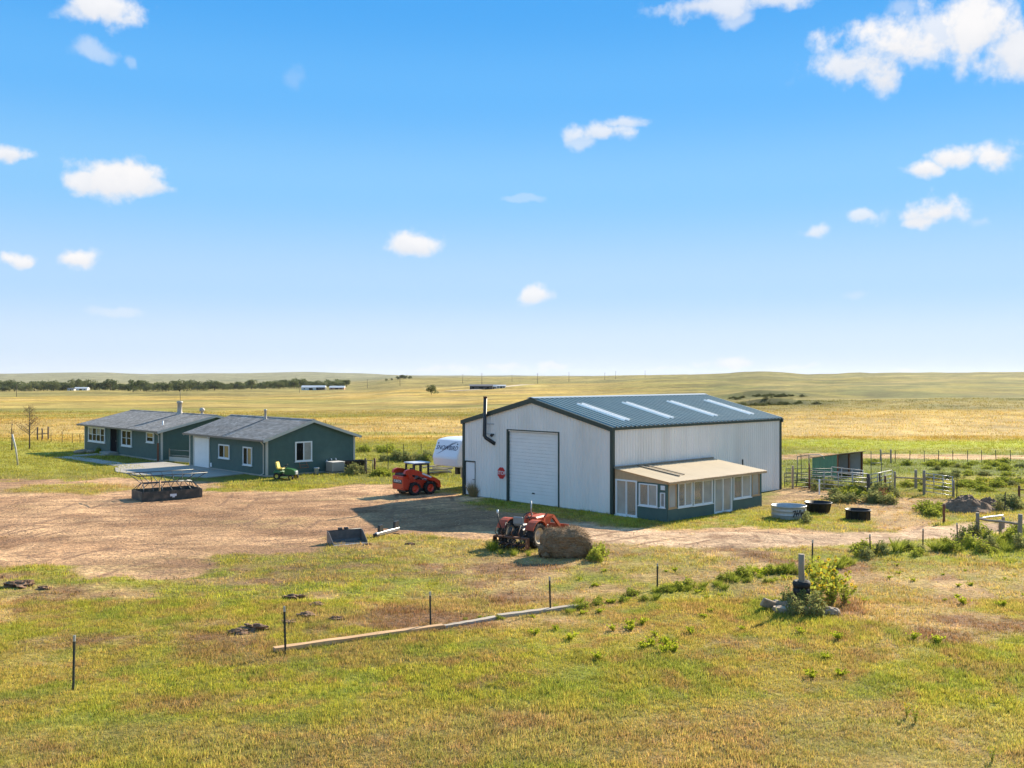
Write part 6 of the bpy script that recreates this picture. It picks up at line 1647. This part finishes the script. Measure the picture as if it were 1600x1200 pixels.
for i in range(16): plant(wr.choice(["bush", "sage"]), wr.uniform(596, 676), wr.uniform(717, 722), wr.uniform(.7, 1.2), "dark green shrub in the row behind the loader", "shrubs behind the loader", 1.1, "shrub")
for i in range(8): plant("sage", wr.uniform(548, 568), wr.uniform(735, 742), wr.uniform(.5, .9), "grey-green weed behind the dump cart", "weeds behind the cart", 1.2)
for i in range(12): plant("bush", wr.uniform(555, 625), wr.uniform(703, 708), wr.uniform(.5, .9), "weed clump on the field edge behind the garage", "weed clumps on the field edge", 1.3)
for i in range(10): plant("bush", wr.uniform(585, 612), wr.uniform(737, 744), wr.uniform(.4, .7), "weed clump at the foot of the little gate", "weeds at the little gate", 1.2)
for (px, py, h) in ((770, 861, .55), (783, 866, .3), (803, 868, .35), (826, 868, .35), (766, 858, .5)): plant("grass", px, py, h, "weed growing up through the tractor's tiller", "weeds round the tractor", .8)
for (px, py, h) in ((930, 876, .75), (936, 872, .8), (940, 868, .7), (934, 878, .55)): plant("bush", px, py, h, "tall green weed at the right end of the hay bale", "weeds beside the hay bale", .75)
for i in range(14): plant("lowg", wr.uniform(155, 190), wr.uniform(708, 711), .6, "low dark planting under the house windows", "plants under the house windows", 1.2)
for i in range(10): plant("bush", wr.uniform(150, 172), wr.uniform(706, 708), wr.uniform(.5, .8), "dark shrub beside the front door", "shrubs beside the front door", 1.1, "shrub")
for (px, py) in ((739, 774), (741, 776), (737, 775)): plant("dry", px, py, 1.1, "dead brown weed stalks at the shed's walk door", "dead weeds at the walk door", .5)
for (px, py) in ((895, 792), (913, 796), (900, 794)): plant("dry", px, py, .5, "thin dry stalk against the shed wall", "dry stalks at the shed wall", .5)
for i in range(5): plant("lowg", wr.uniform(1213, 1240), wr.uniform(806, 809), .5, "green weed growing inside the galvanised tank", "weeds inside the galvanised tank", 1.0)
for (px, py) in ((1260, 812), (1262, 815), (1259, 818)): plant("sage", px, py, .55, "green weed against the galvanised tank", "weeds against the galvanised tank", .8)
for i in range(16):
    px = 1165 + i * 11 + wr.uniform(-5, 5); plant(wr.choice(["bush", "grass", "low"]), px, 899 - i * 1.1 + wr.uniform(-4, 6), wr.uniform(.3, .55), "weed in the fence row between the trough post and the lane", "fence row weeds by the trough post", 1.3)
for i in range(34):  # scrub added along both gully edges to darken the shaded banks
    plant("scrub", 0, 0, wr.uniform(.4, .95), "dark scrub added to deepen the shaded lower edge of the hillside gully", "added scrub on the lower gully edge", 2.2, world=(wr.gauss(60, 4.5), 222.5 + wr.gauss(0, 2.2)))
for i in range(30):
    plant("scrub", 0, 0, wr.uniform(.4, 1.0), "dark scrub added to deepen the shaded upper edge of the hillside gully", "added scrub on the upper gully edge", 2.4, world=(wr.gauss(74, 5.5), 281 + wr.gauss(0, 4)))
for i in range(34): plant(wr.choice(["bush", "sage", "bush"]), wr.uniform(1405, 1640), wr.uniform(730, 768), wr.uniform(.28, .5), "low spreading weed carpeting the pen past the tube gate", "low weeds carpeting the pen", 2.8)
# bright low weeds on the mown foreground
for (px, py) in ((1035, 1002), (1052, 1018), (1037, 1020), (1025, 994), (936, 1030), (1005, 1012), (1314, 1054), (1270, 1058), (985, 985), (1160, 985), (958, 985), (835, 992), (1427, 1001), (1290, 1028), (1310, 1000), (1080, 990), (890, 1000), (870, 985), (1003, 975), (985, 978), (1565, 948), (1506, 945), (1252, 990), (1462, 1008), (1020, 1008), (1045, 1010)):
    plant("low", px, py, wr.uniform(.32, .5), "bright yellow-green weed rosette on the mown grass", "bright weeds on the mown grass", .8)
for i in range(45):
    px = wr.uniform(880, 1600); py = wr.uniform(892, 965) if px < 1200 else wr.uniform(880, 960); plant("low", px, py, wr.uniform(.16, .30), "small bright weed scattered below the fence line", "small bright weeds below the fence", 1.0)
for (px, py) in ((1416, 1120), (1430, 1128), (1550, 1188)): plant("sun", px, py, .34, "small lone sunflower in the short grass", "small sunflowers in the short grass", .5, "sunflower")

# ------------------------------------------------------------------ grass
def build_grass():
    r_ = np.random.default_rng(3)
    def tufts(N, y0, y1, blades, hmin, hmax, bw, spread, keep_bare, name, label, edge=.64, seedo=0):
        u = r_.uniform(0, 1, N); Y = np.sqrt(y0 ** 2 + u * (y1 ** 2 - y0 ** 2)); X = r_.uniform(-edge, edge, N) * Y
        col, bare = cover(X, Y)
        keep = r_.uniform(0, 1, N) > bare * (1 - keep_bare) * 1.15
        # nothing grows inside buildings or on concrete
        for (O, x0, x1, a0, a1) in ((BR, -.1, 16.8, -3.7, 12.3), (GC, -6.2, 7.9, -.1, 12.6), (GC, -3, .2, 12, 17.5), (HC, -.3, 10, -.2, 18)):
            lx = (X - O[0]) * VX + (Y - O[1]) * VY; ly = -(X - O[0]) * VY + (Y - O[1]) * VX
            keep &= ~((lx > x0) & (lx < x1) & (ly > a0) & (ly < a1))
        X, Y, col = X[keep], Y[keep], col[keep]; n = len(X)
        Z = zt(X, Y)
        lushness = fbm(X / 3.5, Y / 3.5, 201)
        X = np.repeat(X, blades); Y = np.repeat(Y, blades); Z = np.repeat(Z, blades); lu = np.repeat(lushness, blades); c = np.repeat(col, blades, 0); m = len(X)
        bx = X + r_.normal(0, spread, m); by = Y + r_.normal(0, spread, m)
        h = r_.uniform(hmin, hmax, m) * (.35 + 1.3 * lu) * np.repeat(r_.uniform(.6, 1.4, n), blades); a = r_.uniform(0, 6.283, m); ln = r_.uniform(.1, .75, m) * h
        w = bw * r_.uniform(.6, 1.3, m); wa = r_.uniform(0, 6.283, m)
        v0 = np.stack([bx - np.cos(wa) * w, by - np.sin(wa) * w, Z - .02], -1); v1 = np.stack([bx + np.cos(wa) * w, by + np.sin(wa) * w, Z - .02], -1)
        v2 = np.stack([bx + np.cos(a) * ln, by + np.sin(a) * ln, Z + h], -1)
        vs = np.stack([v0, v1, v2], 1).reshape(-1, 3)
        g = r_.uniform(0, 1, m)[:, None]
        tint = np.where(g < .35, np.array([[.92, 1.06, .75]]), np.where(g < .75, np.array([[1.12, 1.06, .9]]), np.array([[1.22, 1.10, 1.15]])))
        c = np.clip(c * tint * np.repeat(r_.uniform(.62, 1.45, n), blades)[:, None] * r_.uniform(.75, 1.3, m)[:, None], 0, .85)
        cc = np.repeat(np.concatenate([c, np.ones((m, 1))], 1), 3, 0)
        me = bpy.data.meshes.new(name); me.vertices.add(m * 3); me.vertices.foreach_set("co", vs.astype(np.float32).ravel())
        me.loops.add(m * 3); me.loops.foreach_set("vertex_index", np.arange(m * 3, dtype=np.int32)); me.polygons.add(m)
        me.polygons.foreach_set("loop_start", (np.arange(m) * 3).astype(np.int32)); me.polygons.foreach_set("loop_total", np.full(m, 3, np.int32)); me.update(calc_edges=True)
        at = me.attributes.new("blade", 'FLOAT_COLOR', 'POINT'); at.data.foreach_set("color", cc.astype(np.float32).ravel())
        me.materials.append(GRASSM)
        o = bpy.data.objects.new(name, me); C.objects.link(o); o["kind"] = "stuff"; o["label"] = label; o["category"] = "grass"
        return m
    global GRASSM
    GRASSM = attr_mat("grass_blades", "blade", .8, .45)
    n = tufts(80000, 14.5, 32, 9, .025, .10, .0095, .06, .1, "mown_grass", "short mown yellow-green grass of the foreground")
    n += tufts(52000, 30, 66, 9, .03, .12, .015, .10, .12, "paddock_grass", "patchy trampled grass of the paddock and yard edge")
    n += tufts(30000, 64, 118, 8, .06, .20, .022, .20, .12, "yard_grass", "green grass around the buildings and corral")
    n += tufts(16000, 112, 240, 8, .10, .30, .04, .6, .3, "field_grass", "golden dry grass of the wide field")
    print("blades", n)
build_grass()
# clods and small stones scattered on the bare yard
def build_clods():
    r_ = np.random.default_rng(17); N = 16000; Y = np.sqrt(r_.uniform(34 ** 2, 75 ** 2, N)); X = r_.uniform(-.62, .45, N) * Y
    col, bare = cover(X, Y); k = (bare > .55) & (fbm(X / 3, Y / 3, 301) > .45)
    X, Y = X[k], Y[k]; Z = zt(X, Y); m_ = MB()
    oc = np.array([(1,0,0),(0,1,0),(-1,0,0),(0,-1,0),(0,0,1),(0,0,-1)], float); of = [(0,1,4),(1,2,4),(2,3,4),(3,0,4),(1,0,5),(2,1,5),(3,2,5),(0,3,5)]
    for x, y, z in zip(X, Y, Z):
        s = .012 + .035 * r_.uniform(0, 1) ** 3; v = oc * np.array([s, s, s * .7]) * r_.uniform(.6, 1.3, (6, 3)) + np.array([x, y, z + s * .2]); m_.add(v, of)
    o = m_.build("soil_crumbs", mat("crumb_soil", (.50,.32,.19), .95, .35, 3, 30, .3)); o["kind"] = "stuff"; o["label"] = "scattered crumbs of dry soil on the bare yard"; o["category"] = "soil"
build_clods()
# ------------------------------------------------------------------ air
def build_haze():
    m = bpy.data.materials.new("air"); m.use_nodes = True
    n = m.node_tree.nodes; l = m.node_tree.links; n.clear()
    out = n.new("ShaderNodeOutputMaterial"); v = n.new("ShaderNodeVolumePrincipled")
    v.inputs["Color"].default_value = (.86, .91, 1.0, 1); v.inputs["Density"].default_value = 2.2e-5; v.inputs["Anisotropy"].default_value = .2
    l.new(v.outputs[0], out.inputs["Volume"])
    mb = MB(); mb.box(-9800, 9800, -600, 11800, -70, 75)
    o = mb.build("haze", m); o["kind"] = "stuff"; o["label"] = "thin pale haze over the whole plain"; o["category"] = "haze"
build_haze()
